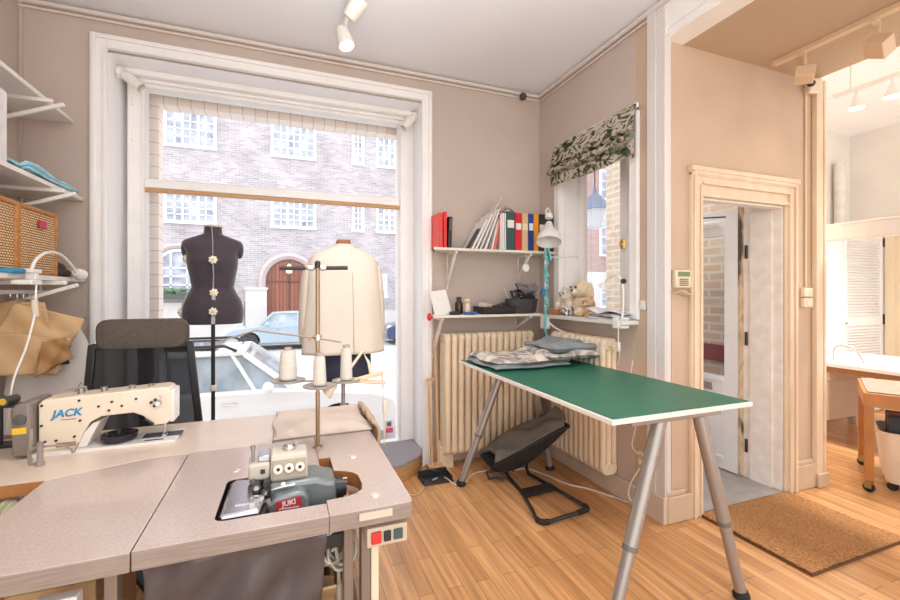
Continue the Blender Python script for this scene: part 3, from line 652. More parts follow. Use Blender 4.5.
def bobbin(x, y, z, label):
    t = thing('thread_spool', label, 'spool', (x, y, z), 0, 'dark spools on the rack')
    MB().lathe([(.018, 0), (.018, .06)], (x, y, z+.02), 16, (.25, 1, 0)).lathe([(.02, -.004), (.02, .0)], (x, y, z+.02), 16, (.25, 1, 0)).build('thread', pm('dark green thread', (.06, .065, .05), .9, var=.3, vs=90), t)
    MB().lathe([(.006, -.006), (.014, -.006), (.014, -.003), (.006, -.003)], (x, y, z+.02), 16, (.25, 1, 0)).build('yellow_end', pm('yellow spool end', (.75, .5, .05), .4), t)
bobbin(-1.09, 2.33, .925, 'dark thread spool with yellow end lying nearest the sewing machine'); bobbin(-1.135, 2.33, .925, 'dark thread spool with yellow end lying on the rack further from the machine')

# ------------------------------------------------------------------ overlock machine
og = pm('grey blue hammered enamel', (.21, .24, .245), .35, metal=.3, var=.04, vs=30)
oc = pm('cream grey enamel', (.55, .49, .41), .38)
ok = thing('overlock_machine', 'grey and cream overlock machine sunk in the table cutout', 'overlock machine', (0, 1.55, .62))
MB().box(-.16, 1.42, .58, .20, 1.64, .62).build('base', blackp, ok)
MB().prism([(-.05, .62), (-.05, .775), (.10, .775), (.135, .76), (.165, .755), (.165, .66), (.15, .62)], 1.505, 1.645, 'XZ').build('body', og, ok, bevel=.015, seg=3)
fc = MB().prism([(-.045, .65), (-.045, .735), (-.03, .752), (.04, .762), (.062, .755), (.072, .735), (.072, .65)], 1.455, 1.51, 'XZ').build('front_cover', og, ok, bevel=.01, seg=3)
bd = MB().obox((.012, 1.454, .728), (.075, .004, .033), (0, -.08, 0)).build('badge', pm('red badge', (.55, .04, .05), .35), fc)
text('badge_lettering', 'JUKI', .022, pm('badge white', (.85, .8, .76), .4), bd, (.012, 1.4515, .733), (PI/2, -.08, 0), .0005, bold=.0008)
MB().box(-.018, 1.451, .716, .042, 1.452, .719).build('badge_line', pm('badge white', (.85, .8, .76), .4), bd)
up = MB().prism([(1.525, .775), (1.552, .845), (1.566, .855), (1.63, .855), (1.645, .84), (1.645, .775)], -.045, .072, 'YZ').build('upper_cover', oc, ok, bevel=.006)
MB().obox((.0135, 1.536, .809), (.106, .006, .06), (math.radians(-21), 0, 0)).build('dial_panel', pm('tan dial panel', (.36, .30, .23), .45), up, bevel=.002)
for x in (-.021, .013, .047):
    a = V(0, -.936, .35)
    d = MB().lathe([(.0, 0), (.016, 0), (.015, .012), (.012, .014), (.006, .014), (.005, .008)], V(x, 1.534, .811), 20, a).build('tension_dial', pm('cream dial', (.74, .67, .55), .35), up)
    MB().lathe([(0, 0), (.0055, 0), (.004, .006), (0, .007)], V(x, 1.534, .811)+a*.009, 10, a).build('dial_screw', blackp, d)
MB().lathe([(.022, 0), (.022, .01), (.018, .013), (.015, .008), (.013, .016), (.0, .018)], (.015, 1.60, .855), 22).build('oil_cap', steel, up)
MB().box(-.112, 1.535, .782, -.047, 1.63, .838).build('head_block', oc, ok, bevel=.008)
MB().box(-.082, 1.55, .838, -.048, 1.62, .857).build('head_bracket', pm('lilac grey steel', (.48, .47, .52), .3, metal=.7), ok, bevel=.003)
MB().obox((-.068, 1.534, .812), (.014, .004, .014)).build('square_button', blackp, ok)
MB().cyl((-.098, 1.56, .838), (-.098, 1.56, .885), .005, n=10).cyl((-.098, 1.56, .878), (-.098, 1.56, .892), .0075, n=12).build('thread_post', pm('tarnished steel', (.35, .31, .28), .35, metal=.8), ok)
mech = MB()
for (x, y, z, r) in ((-.085, 1.53, .775, .014), (-.06, 1.52, .76, .014), (-.10, 1.54, .765, .012), (-.05, 1.50, .73, .014), (-.055, 1.52, .785, .010)): mech.cyl((x, y, z), (x, y-.03, z), r, n=14)
mech.bar((-.10, 1.53, .79), (-.085, 1.50, .757), .012, .016).box(-.105, 1.54, .757, -.05, 1.62, .785)
mech.build('needle_mechanism', pm('dark oily steel', (.10, .09, .09), .3, metal=.8), ok)
mech2 = MB().cyl((-.085, 1.50, .775), (-.085, 1.495, .775), .008, n=12).cyl((-.06, 1.49, .76), (-.06, 1.485, .76), .007, n=12).bar((-.10, 1.475, .758), (-.06, 1.465, .758), .01, .01).bar((-.058, 1.46, .75), (-.04, 1.45, .70), .02, .02)
mech2.build('looper_parts', steel, ok)
MB().prism([(-.178, 1.39), (-.07, 1.392), (-.06, 1.47), (-.075, 1.62), (-.155, 1.645), (-.172, 1.62)], .735, .756).build('cloth_plate', pm('polished lilac steel', (.55, .53, .57), .22, metal=.85), ok, bevel=.012, seg=3)
MB().prism([(-.182, 1.384), (-.06, 1.386), (-.05, 1.48), (-.075, 1.62), (-.165, 1.65), (-.182, 1.62)], .68, .734).build('plate_rim', blackp, ok, bevel=.008)
MB().box(-.14, 1.44, .756, -.1, 1.446, .759).box(-.10, 1.425, .756, -.085, 1.45, .764).build('feed_bits', steel, ok)
pu = MB().cyl((.165, 1.55, .715), (.19, 1.55, .715), .035, n=24).cyl((.19, 1.55, .715), (.2, 1.55, .715), .03, n=24).build('pulley', blackp, ok)
MB().cyl((.16, 1.548, .742), (.205, 1.548, .742), .006, n=12).cyl((.16, 1.548, .73), (.205, 1.548, .73), .006, n=12).build('pulley_bolt', brass, ok)
MB().tube([(-.04, 1.50, .762), (.0, 1.49, .772), (.03, 1.495, .77)], .004, 8).lathe([(.007, 0), (.007, .008), (0, .01)], (-.005, 1.50, .775), 12, (0, -1, .3)).build('release_lever', steel, ok)

# ------------------------------------------------------------------ thread stand with cones
ts = thing('thread_stand', 'tall bronze thread stand with spool discs on the overlock table', 'thread stand', (.128, 1.882, .75))
MB().cyl((.128, 1.882, .75), (.128, 1.882, 1.52), .0085, n=14).build('pole', brass, ts)
MB().lathe([(.02, 0), (.018, .006), (.011, .01)], (.128, 1.882, .75), 16).build('base_nut', brass, ts)
MB().lathe([(.012, 0), (.012, .022), (.008, .03), (0, .032)], (.128, 1.882, 1.50), 14).build('top_cap', blackp, ts)
cbar = MB().tube([(-.015, 1.893, 1.4975), (.128, 1.882, 1.5), (.25, 1.87, 1.503)], .006, 8).build('crossbar', brass, ts)
tgm = pm('black bar end', (.03, .03, .03), .5)
MB().tube([(-.02, 1.894, 1.4975), (.08, 1.886, 1.499)], .0085, 8).build('bar_sleeve', tgm, cbar); MB().tube([(.16, 1.88, 1.501), (.25, 1.87, 1.503)], .0085, 8).build('bar_sleeve', tgm, cbar)
for x in (.10, .15): MB().lathe([(.012, -.01), (.012, .01)], (x, 1.885-.1*(x-.1), 1.5), 12, (1, 0, 0)).build('bar_clip', steel, cbar)
MB().tube([(-.253, 1.90, 1.202), (-.112, 1.89, 1.246), (.128, 1.87, 1.207), (.22, 1.86, 1.188)], .0035, 8).tube([(.128, 1.87, 1.21), (.105, 1.865, 1.215), (.09, 1.86, 1.2)], .004, 6).build('guide_wire', pm('dull bronze wire', (.40, .32, .24), .4, metal=.7), ts)
MB().lathe([(.016, -.012), (.016, .012)], (.128, 1.882, 1.21), 14).cyl((.128, 1.87, 1.21), (.128, 1.85, 1.21), .006, n=8).build('wire_clamp', steel, ts)
dm = pm('dull grey disc', (.36, .33, .30), .45, metal=.4)
for x, y, z, r in ((.012, 1.90, 1.03, .068), (.132, 1.83, 1.012, .066), (.248, 1.90, 1.012, .06)):
    d = MB().lathe([(.0, 0), (r-.008, 0), (r, .004), (r, .008), (r-.01, .007), (.0, .006)], (x, y, z), 30).build('spool_disc', dm, ts)
    MB().cyl((x, y, z), (x, y, z+.10), .005, n=8).bar((x, y, z-.002), (.128, 1.882, z-.002), .012, .006).build('spool_pin', brass, d)
conem = pm('off white thread cone', (.66, .60, .54), .9, var=.08, vs=5, stretch=(1, 1, 30), bump=.3, bs=20)
def cone(x, y, z, r0, r1, h, label):
    t = thing('thread_cone', label, 'thread cone', (x, y, z), 0, 'thread cones on the stand')
    MB().lathe([(r0-.004, 0), (r0, .004), (r0, .02), (r1, h-.02), (r1-.004, h-.012), (.006, h-.01)], (x, y, z), 24).build('thread', conem, t)
    MB().lathe([(.0155, 0), (.0145, .016), (.007, .016), (.007, 0)], (x, y, z+h-.014), 16).build('core', pm('grey cone core', (.40, .35, .33), .7), t)
cone(.012, 1.90, 1.038, .036, .029, .132, 'off white tapered thread cone on the disc closest to the desk window side, standing on outer disc by guide wire')
cone(.132, 1.83, 1.02, .027, .022, .13, 'slim spotted grey thread cone on the middle disc against the bronze pole')
cone(.248, 1.90, 1.02, .026, .022, .15, 'slim white thread cone on the disc in front of the cream coat')
for o in [q for q in bpy.data.objects if q.name.startswith('thread_cone')]:
    if 'tapered' in o['label']: o['label'] = 'wide tapered off white thread cone on the disc farthest from the coat'

# clip lamp gripping the spool disc
lampm = pm('cream lamp enamel', (.74, .62, .47), .4)
cl = thing('clip_lamp', 'cream bent arm clip lamp gripping the spool disc before the coat', 'lamp', (.36, 1.9, 1.0))
MB().tube([(.185, 1.9, .985), (.255, 1.9, 1.055), (.318, 1.9, 1.14), (.345, 1.9, 1.09), (.355, 1.9, 1.035)], .007, 10).build('arm', lampm, cl)
MB().lathe([(.011, 0), (.014, .02), (.03, .055), (.028, .056), (.012, .02)], (.205, 1.9, 1.0), 18, (-.75, 0, -.6)).build('shade', lampm, cl)
MB().obox((.345, 1.9, 1.028), (.13, .022, .018), (0, -.22, 0)).obox((.345, 1.9, 1.004), (.15, .022, .014), (0, .12, 0)).build('clamp', pm('cream wooden clamp', (.68, .54, .37), .5), cl, bevel=.004)
MB().tube(smooth([(.40, 1.9, 1.05), (.41, 1.91, .99), (.415, 1.92, .88), (.42, 1.93, .82), (.425, 1.95, .70)], 6), .003, 6).build('cord', lampm, cl)
MB().box(.411, 1.908, .855, .431, 1.928, .91).build('cord_switch', lampm, cl, bevel=.006)

# cloth lying over the far end of the overlock table
def cov(u, v):
    x = -.048+u*.43; y = 2.02+v*.46
    e = min(u, 1-u, v*1.2, (1-v))*6
    z = .756 + .018*min(1, max(0, e)) + .004*math.sin(u*10+v*5)*min(1, e) + .0035*math.sin(v*16+u*7)*min(1, e)
    return V(x+.01*math.sin(v*9), y, z)
cloth(cov, 40, 40, 'pressing_cloth', pm('beige cotton cloth', (.68, .575, .50), .9, var=.08, vs=5), .008, label='creased beige cotton cloth spread on the far end of the overlock table', cat='cloth')
def cov2(u, v):
    a = u*PI*1.1; y = 1.98+v*.42
    r = .03+.008*math.sin(v*19)+.006*math.sin(v*31+u*9)
    return V(.376+r*1.1*math.sin(a), y, .765+r*math.cos(a)-.05*u-.03*(1-v)*u)
cloth(cov2, 14, 36, 'rolled_cloth', pm('tan rolled cloth', (.56, .42, .29), .9, var=.12, vs=10), .01, label='rolled tan cloth drooping along the window-side corner of the overlock table edge', cat='cloth')
# ------------------------------------------------------------------ office chair
meshm = meshcloth('black chair mesh', (.014, .014, .017), .94)
chf = pm('brown black chair fabric', (.095, .075, .062), .95, var=.25, vs=160, bump=.3, bs=250)
oc_ = thing('office_chair', 'black mesh office chair with brown padded headrest behind the beige desk', 'chair', (-.70, 2.66, 0))
m = MB(); rr = rrect(.40, .15, .05, 5); rg = []
for k, s_ in ((-.045, .82), (-.038, .95), (-.02, 1), (.02, 1), (.038, .95), (.045, .82)):
    rg.append([(-.68+a*s_, 2.63+k+.5*(a*a), 1.186+b*s_) for a, b in rr])
m.loft(rg).build('headrest', chf, oc_)
fr_ = MB()
for s_ in (-1, 1): fr_.bar((-.70+s_*.215, 2.70, 1.13), (-.70+s_*.265, 2.72, .60), .035, .03, (0, 1, 0))
fr_.bar((-.92, 2.70, 1.12), (-.48, 2.70, 1.12), .03, .03).bar((-.96, 2.72, .61), (-.44, 2.72, .61), .03, .03).bar((-.70, 2.74, 1.2), (-.70, 2.78, .5), .07, .03, (0, 1, 0))
fr_.bar((-.60, 2.715, 1.12), (-.56, 2.73, .62), .012, .012, (0, 1, 0))
fr_.build('back_frame', blackp, oc_, bevel=.006)
MB().grid(lambda u, v: V(-.70+(u-.5)*(.43+.10*v), 2.70+.03*math.sin(u*PI)+.02*v, 1.12-v*.51), 14, 14).build('back_mesh', meshm, oc_)
MB().prism([(-.70+a, 2.47+b) for a, b in rrect(.48, .46, .1, 5)], .44, .52).build('seat', chf, oc_, bevel=.03, seg=4)
for s_ in (-1, 1):
    ar = MB().bar((-.70+s_*.27, 2.52, .50), (-.70+s_*.29, 2.55, .66), .05, .03).box(-.70+s_*.29-.04, 2.40, .655, -.70+s_*.29+.04, 2.64, .69).build('armrest', blackp, oc_, bevel=.008)
MB().cyl((-.70, 2.47, .12), (-.70, 2.47, .44), .03).build('gas_lift', blackp, oc_)
for k in range(5):
    a = k*2*PI/5+.3; e = V(-.70+.29*math.cos(a), 2.47+.29*math.sin(a), .075)
    lg = MB().bar((-.70, 2.47, .12), e, .05, .03).build('base_leg', blackp, oc_)
    MB().cyl(e+V(0, -.012, -.045), e+V(0, .012, -.045), .03, n=14).build('caster', blackrub, lg)

# ------------------------------------------------------------------ window platform
pf = thing('display_platform', 'low window platform with grey carpet top and wooden front', 'platform', (0, 3.4, 0))
pp = [(-1.04, 3.08), (.80, 3.06), (.985, 3.2), (1.03, 3.338), (1.03, 3.57), (-1.04, 3.57)]
MB().prism(pp, .115, .135).build('carpet_top', pm('lilac grey carpet', (.30, .27, .29), .95, var=.12, vs=60), pf)
MB().prism([(a*.995, b+.005) for a, b in pp], 0, .115).build('wooden_front', pm('golden wood veneer', (.50, .29, .11), .45, var=.15, vs=4, stretch=(1, 1, 8)), pf)
stk = MB().box(.80, 3.628, .19, .87, 3.632, .30).build('window_sticker', pm('pale sticker', (.75, .72, .75), .5), label='small red and white sticker low on the shop window glass', cat='sticker')
MB().box(.803, 3.6265, .195, .867, 3.6285, .235).build('red_field', pm('pinkish red print', (.70, .10, .16), .5), stk); MB().box(.815, 3.6265, .25, .852, 3.6285, .285).build('dark_field', pm('dark print', (.15, .12, .16), .5), stk)

# ------------------------------------------------------------------ black dress form
fx, fy = -.448, 3.25
df = thing('dress_form', 'dark adjustable dress form with cream dials on a black stand in the window', 'dress form', (fx, fy, .135))
fm = pm('dark violet grey jersey', (.050, .038, .050), .85, var=.12, vs=60, sheen=.3)
def sec(z, a, b, cx=0, cy=0, n=36): a *= .9; return [(fx+cx+a*math.copysign(abs(math.cos(t))**.85, math.cos(t)), fy+cy+b*math.copysign(abs(math.sin(t))**.85, math.sin(t)), z) for t in [2*PI*k/n for k in range(n)]]
def rin(q): return [tuple(p) for p in smooth(q, 5)]
up_ = [(1.415, .136, .104), (1.435, .138, .105), (1.50, .150, .115), (1.56, .163, .128), (1.61, .168, .135), (1.655, .172, .128), (1.69, .190, .115), (1.715, .200, .098), (1.735, .192, .082), (1.75, .165, .072), (1.765, .12, .066), (1.78, .078, .062), (1.79, .062, .06), (1.83, .058, .058)]
body = MB().loft([sec(z, a, b, cy=-.012*max(0, 1-abs(z-1.6)/.1)) for z, a, b in rin(up_)]).build('torso', fm, df, ang=70)
lw = [(1.19, .196, .135), (1.22, .202, .14), (1.28, .203, .142), (1.34, .19, .13), (1.39, .158, .115), (1.43, .14, .107)]
hp = MB().loft([sec(z, a, b) for z, a, b in rin(lw)]).build('hip_section', fm, df, ang=70)
for s_ in (-1, 1): MB().ball((fx+s_*.16, fy, 1.685), .05, 16, 10, (.5, .9, 1.2)).build('shoulder_cap', fm, df)
MB().lathe([(.052, 0), (.055, .01), (.045, .018), (0, .02)], (fx, fy, 1.828), 24).build('neck_plate', pm('cream neck plate', (.65, .57, .5), .5), df)
dialm = pm('cream adjusting dial', (.82, .76, .62), .4)
def dial(c, axis, par):
    d = MB()
    c = Vector(c); ax = Vector(axis).normalized()
    d.lathe([(.0, 0), (.020, 0), (.020, .012), (.014, .018), (0, .018)], c, 18, ax)
    q = Vector((0, 0, 1)).rotation_difference(ax)
    for k in range(7):
        a = 2*PI*k/7; d.ball(c+q @ V(.019*math.cos(a), .019*math.sin(a), .008), .0085, 8, 6)
    o = d.build('adjusting_dial', dialm, par)
    MB().lathe([(0, .018), (.009, .018), (.007, .022), (0, .022)], c, 12, ax).build('dial_centre', pm('brass dial centre', (.6, .45, .2), .4, metal=.6), o)
dial((fx+.02, fy-.148, 1.605), (0.05, -1, .05), body); dial((fx+.02, fy-.112, 1.395), (0, -1, .15), hp); dial((fx+.02, fy-.142, 1.275), (0, -1, 0), hp)
dial((fx-.147, fy-.035, 1.615), (-1, -.55, 0), body); dial((fx-.172, fy-.05, 1.27), (-1, -.45, 0), hp)
MB().tube([(fx+.02, fy-.152, 1.585), (fx+.02, fy-.125, 1.50), (fx+.015, fy-.112, 1.42)], .004, 6).tube([(fx, fy-.062, 1.83), (fx+.01, fy-.09, 1.74), (fx+.018, fy-.14, 1.64)], .003, 6).build('centre_seam', pm('pale seam tape', (.40, .37, .38), .7), body)
MB().bar((fx+.02, fy-.12, 1.375), (fx+.02, fy-.145, 1.195), .022, .006, (0, 1, 0)).build('tape_strip', pm('grey slide tape', (.42, .40, .40), .6), hp); MB().tube([(fx-.135, fy-.07, 1.40), (fx-.165, fy-.07, 1.30), (fx-.17, fy-.07, 1.2)], .006, 6).build('tape_strip', pm('grey slide tape', (.42, .40, .40), .6), hp)
MB().cyl((fx, fy, .16), (fx, fy, 1.2), .0125, n=14).build('pole', blackp, df)
MB().lathe([(.016, 0), (.02, .01), (.02, .03), (.016, .04)], (fx, fy, .74), 14).build('pole_clamp', plasticw, df)
for k in range(4):
    a = k*PI/2+.4; MB().tube([(fx, fy, .22), (fx+.12*math.cos(a), fy+.12*math.sin(a), .19), (fx+.2*math.cos(a), fy+.2*math.sin(a), .145)], .010, 8).build('foot', blackp, df)

# ------------------------------------------------------------------ coat on a stand
cx_, cy_ = .365, 2.95
cm = thing('tailor_mannequin', 'navy tailor mannequin with wooden neck under the cream coat', 'mannequin', (cx_, cy_, 0))
MB().loft([ell(cx_, cy_, z, a, b) for z, a, b in ((.80, .17, .11), (.84, .185, .125), (.95, .19, .13), (1.15, .165, .115), (1.4, .18, .12), (1.55, .2, .11), (1.62, .16, .085), (1.66, .07, .06), (1.70, .055, .055))]).build('torso', pm('navy mannequin jersey', (.03, .033, .065), .85), cm, sub=1)
MB().box(cx_-.045, cy_-.045, 1.70, cx_+.045, cy_+.045, 1.748).build('neck_block', pm('reddish brown neck wood', (.30, .11, .045), .4, var=.15, vs=14), cm, bevel=.01)
MB().cyl((cx_, cy_, .06), (cx_, cy_, .81), .013, n=14).build('pole', greym, cm)
MB().lathe([(.02, 0), (.02, .03)], (cx_, cy_, .62), 14).cyl((cx_, cy_, .635), (cx_+.06, cy_, .635), .006, n=8).build('pole_clamp', greym, cm)
for k in range(3):
    a = k*2*PI/3+.6; MB().bar((cx_, cy_, .09), (cx_+.22*math.cos(a), cy_+.1*math.sin(a), .015), .03, .02).build('foot', greym, cm)
ctm = pm('cream wool coat cloth', (.74, .67, .585), .85, var=.03, vs=5, bump=.06, bs=90)
ct = thing('coat', 'cream sleeveless-looking coat seen from behind on the navy mannequin', 'coat', (cx_, cy_, 1.0))
ct['label'] = 'cream wool coat seen from behind on the mannequin in the shop window'
cs_ = [(1.0, .273, .165), (1.02, .272, .164), (1.15, .266, .158), (1.3, .258, .15), (1.45, .250, .142), (1.55, .242, .132), (1.60, .233, .122), (1.635, .215, .11), (1.66, .18, .096), (1.68, .125, .08), (1.695, .075, .068), (1.712, .064, .063)]
def csec(z, a, b):
    a *= .95
    n = 64; out = []
    for k in range(n):
        t = 2*PI*k/n; f = 1+(.035*math.sin(t*7+z*3)*max(0, (1.5-z))/.5 if z < 1.5 else 0)
        out.append((cx_+a*f*math.copysign(abs(math.cos(t))**.75, math.cos(t)), cy_+b*f*math.copysign(abs(math.sin(t))**.8, math.sin(t)), z))
    return out
MB().loft([csec(*q) for q in cs_], caps=False).build('body', ctm, ct, solid=.006, ang=80)
for s_ in (-1, 1):
    MB().loft([[(cx_+s_*x+.05*math.cos(2*PI*k/16)*w_, cy_+.015+.075*math.sin(2*PI*k/16)*w_, z) for k in range(16)] for x, z, w_ in ((.195, 1.60, .7), (.215, 1.56, 1), (.228, 1.4, 1), (.238, 1.2, .95), (.243, 1.04, .85))]).build('sleeve', ctm, ct, sub=1)
MB().tube([(cx_+.035, cy_-.073, 1.69), (cx_+.04, cy_-.105, 1.65), (cx_+.042, cy_-.141, 1.5), (cx_+.045, cy_-.155, 1.3), (cx_+.047, cy_-.168, 1.01)], .0025, 6).build('back_seam', pm('coat seam shadow cloth', (.52, .44, .36), .9), ct)
MB().lathe([(.066, -.02), (.066, .012), (.060, .014), (.060, -.02)], (cx_, cy_, 1.705), 24).build('collar', ctm, ct)

# ------------------------------------------------------------------ window niche spots and ceiling spots
spotm = pm('white spot lamp', (.80, .76, .70), .4)
def spot(name, label, base, el, head, aim, group, r=.036, h=.12, mount=(0, 0, 1)):
    t = thing(name, label, 'spotlight', base, 0, group)
    base, el, head, aim = map(Vector, (base, el, head, aim))
    MB().lathe([(.04, 0), (.04, .03), (.02, .045)], base, 18, mount).build('mount', spotm, t)
    MB().tube([base, el, head], .012, 10).build('arm', spotm, t)
    a = (aim-head).normalized()
    s = MB().lathe([(r*.55, -.03), (r*.9, -.015), (r, .01), (r, h), (r-.004, h), (r-.006, h*.55), (0, h*.5)], head, 20, a).build('lamp_shade', spotm, t)
    MB().lathe([(0, 0), (r*.8, 0), (r*.6, .012), (0, .015)], head+a*h*.62, 16, a).build('bulb', emitw, s)
    return t
for nm, lb, b, e, h, a in (('window_spotlight', 'white spotlight in the upper corner of the shop window beside the shelves', (-1.045, 3.48, 2.87), (-1.01, 3.46, 2.85), (-.985, 3.45, 2.84), (-.72, 3.42, 2.62)),
                           ('window_spotlight', 'white spotlight in the upper corner of the shop window nearest the binders', (1.03, 3.48, 2.87), (1.0, 3.46, 2.85), (.975, 3.45, 2.83), (.82, 3.42, 2.64))):
    t = spot(nm, lb, b, e, h, a, 'spotlights in the window niche', .034, .11, (1 if b[0] < 0 else -1, 0, 0))
    sh = [c for c in t.children if c.name.startswith('lamp_shade')][0]
    for c in list(sh.children): c.data.materials[0] = blackp
trk = thing('ceiling_track_light', 'white ceiling track above the sewing desks with two hanging spot heads', 'track light', (.36, 2.3, 3.14))
MB().box(.345, 1.2, 3.15, .375, 2.85, 3.18).build('track', spotm, trk)
for y, z, ax, px in ((2.52, 3.04, (.35, -.3, .5), .38), (2.74, 2.985, (.25, -.25, -1), .345)):
    hd = MB().lathe([(.02, -.07), (.038, -.06), (.048, .02), (.05, .06), (.046, .06), (.03, .0)], (px, y, z), 20, ax).build('spot_head', spotm, trk)
    MB().cyl((.36, y, 3.15), (px, y, z+.02), .008, n=10).bar((.36, y, 3.1), (px, y, z), .02, .012).build('stem', spotm, hd)
    MB().lathe([(0, 0), (.03, 0), (.02, .015)], Vector((px, y, z))+Vector(ax).normalized()*.02, 14, ax).build('bulb', emitw, hd)
MB().bar((.345, 2.74, 3.06), (.345, 2.74, 3.0), .02, .02).build('black_clip', blackp, trk)
sn = thing('ceiling_sensor', 'small dark round sensor in the ceiling corner above the binders', 'sensor', (1.95, 3.3, 3.09))
MB().ball((1.95, 3.29, 3.115), .032, 16, 12).build('ball', pm('dark brown sensor', (.06, .045, .035), .4), sn)
MB().cyl((1.95, 3.29, 3.115), (1.95, 3.34, 3.135), .012, n=10).build('bracket', plasticw, sn)

# ------------------------------------------------------------------ shelves along the left wall
shm = pm('white melamine shelf', (.78, .74, .70), .45)
def lshelf(z, xf, label, yb=1.2, grp='wall shelves on the left'):
    t = thing('wall_shelf', label, 'shelf', (-1.36, 2.4, z))
    MB().box(-1.49, yb, z, xf, 3.335, z+.024).build('board', shm, t, bevel=.002)
    for y in (2.05, 2.95):
        b = MB().bar((-1.48, y, z-.012), (xf+.05, y, z-.012), .022, .022).bar((-1.48, y, z-.17), (xf+.10, y, z-.022), .02, .02).bar((-1.483, y, z-.2), (-1.483, y, z), .03, .014)
        b.build('bracket', shm, t, bevel=.004)
    return t
lshelf(2.447, -1.225, 'topmost white wall shelf high beside the shop window')
lshelf(1.965, -1.175, 'middle white wall shelf carrying the folded blue cloth')
lshelf(1.462, -1.165, 'lowest white wall shelf carrying the wicker baskets')
MB().box(-1.47, 2.22, 1.989, -1.20, 2.60, 2.33).build('storage_box', pm('white patterned paper box', (.74, .72, .70), .6, var=.1, vs=14), bevel=.012, label='white storage box on the middle wall shelf under the topmost shelf', cat='box')
bl_ = MB()
bl_.grid(lambda u, v: V(-1.26+v*.09, 2.68+u*.56, 2.025+.012*math.sin(v*7+u*3)-.02*u+.008*math.sin(u*9)), 24, 10)
bl_.grid(lambda u, v: V(-1.26+v*.095, 2.70+u*.55, 2.004+.006*math.sin(v*9+u*5)), 24, 10)
bl_.build('folded_cloth', pm('light blue cloth', (.34, .60, .70), .6, var=.25, vs=10), solid=.012, ang=80, label='folded light blue cloth lying along the edge of the middle wall shelf', cat='cloth')
wick = brickmat('honey wicker weave', (.88, .64, .37), (.76, .48, .22), (.20, .08, .02), .021, .0125, ms=.0026, axis='YZ', rough=.6, bump=.9, offset=.5)
wick2 = brickmat('honey wicker weave front', (.60, .28, .08), (.48, .19, .045), (.14, .05, .01), .034, .0145, ms=.0028, axis='XZ', rough=.6, bump=.9, offset=.5)
def basket(y0, y1, label):
    t = thing('wicker_basket', label, 'basket', (-1.33, (y0+y1)/2, 1.486), 0, 'wicker baskets on the lowest wall shelf')
    m = MB(); m.box(-1.46, y0, 1.487, -1.2, y1, 1.825)
    m.m = [0, 0, 1, 0, 1, 0]
    m.build('body', [wick, wick2], t, bevel=.012)
    rimm = pm('dark wicker rim', (.45, .19, .05), .6, var=.3, vs=60)
    MB().tube([(-1.2, y0, 1.825), (-1.2, y1, 1.825), (-1.46, y1, 1.825), (-1.46, y0, 1.825)], .012, 8, closed=True).tube([(-1.2, y0, 1.497), (-1.2, y1, 1.497), (-1.46, y1, 1.497), (-1.46, y0, 1.497)], .008, 8, closed=True).cyl((-1.2, y0, 1.49), (-1.2, y0, 1.825), .01, n=8).cyl((-1.2, y1, 1.49), (-1.2, y1, 1.825), .01, n=8).build('rim', rimm, t)
    return t
b1 = basket(2.685, 3.04, 'honey wicker basket with a red tag beside the window on the lowest wall shelf')
MB().box(-1.196, 2.85, 1.735, -1.188, 2.92, 1.775).build('red_tag', pm('red leather tag', (.50, .02, .06), .5), b1, bevel=.002)
b2_ = basket(2.31, 2.66, 'honey wicker basket without tag, farther from the window on the lowest wall shelf')
MB().box(-1.196, 2.42, 1.53, -1.188, 2.49, 1.57).build('red_tag', pm('dark red tag', (.34, .05, .02), .5), b2_, bevel=.002)
b2_['label'] = 'honey wicker basket cut by the photo edge on the lowest wall shelf'
MB().ball((-1.25, 3.14, 1.53), .075, 16, 10, (.8, .7, .62)).ball((-1.22, 3.19, 1.51), .05, 12, 8, (.7, .8, .5)).build('dark_pouch', pm('dark brown fabric pouch', (.07, .045, .04), .9, var=.3, vs=14), label='dark brown pouch beside the wicker basket at the shelf end', cat='pouch')
wl_ = thing('clamp_lamp', 'white clamp lamp with bowed arm fixed to the lowest wall shelf', 'lamp', (-1.165, 2.8, 1.486))
MB().tube(smooth([(-1.12, 2.60, 1.49), (-1.11, 2.62, 1.55), (-1.11, 2.72, 1.595), (-1.11, 2.85, 1.60), (-1.12, 3.0, 1.56), (-1.13, 3.13, 1.50)], 6), .0075, 10).build('arm', plasticw, wl_)
MB().box(-1.18, 2.57, 1.435, -1.10, 2.66, 1.458).box(-1.18, 2.57, 1.49, -1.10, 2.66, 1.51).box(-1.14, 2.6, 1.458, -1.10, 2.63, 1.49).build('clamp', plasticw, wl_, bevel=.004)
MB().lathe([(.02, 0), (.03, .02), (.035, .055), (.028, .06)], (-1.13, 3.10, 1.515), 16, (.1, 1, -.3)).build('lamp_head', plasticw, wl_)
MB().tube(smooth([(-1.11, 2.63, 1.45), (-1.10, 2.60, 1.38), (-1.095, 2.58, 1.30), (-1.10, 2.52, 1.15), (-1.12, 2.46, 1.0), (-1.13, 2.44, .80)], 6), .0045, 8).build('cord', plasticw, wl_)
MB().obox((-1.096, 2.585, 1.325), (.02, .028, .085), (.15, 0, 0)).build('cord_switch', pm('cream cord switch', (.72, .62, .5), .5), wl_, bevel=.006)
MB().tube([(-1.19, 2.50, 1.497), (-1.15, 2.52, 1.497), (-1.13, 2.56, 1.497), (-1.16, 2.575, 1.497)], .012, 10, closed=True).build('blue_scissors', pm('blue scissor handle', (.02, .20, .36), .4), label='blue scissor handle on the lowest wall shelf beside the lamp clamp', cat='scissors')
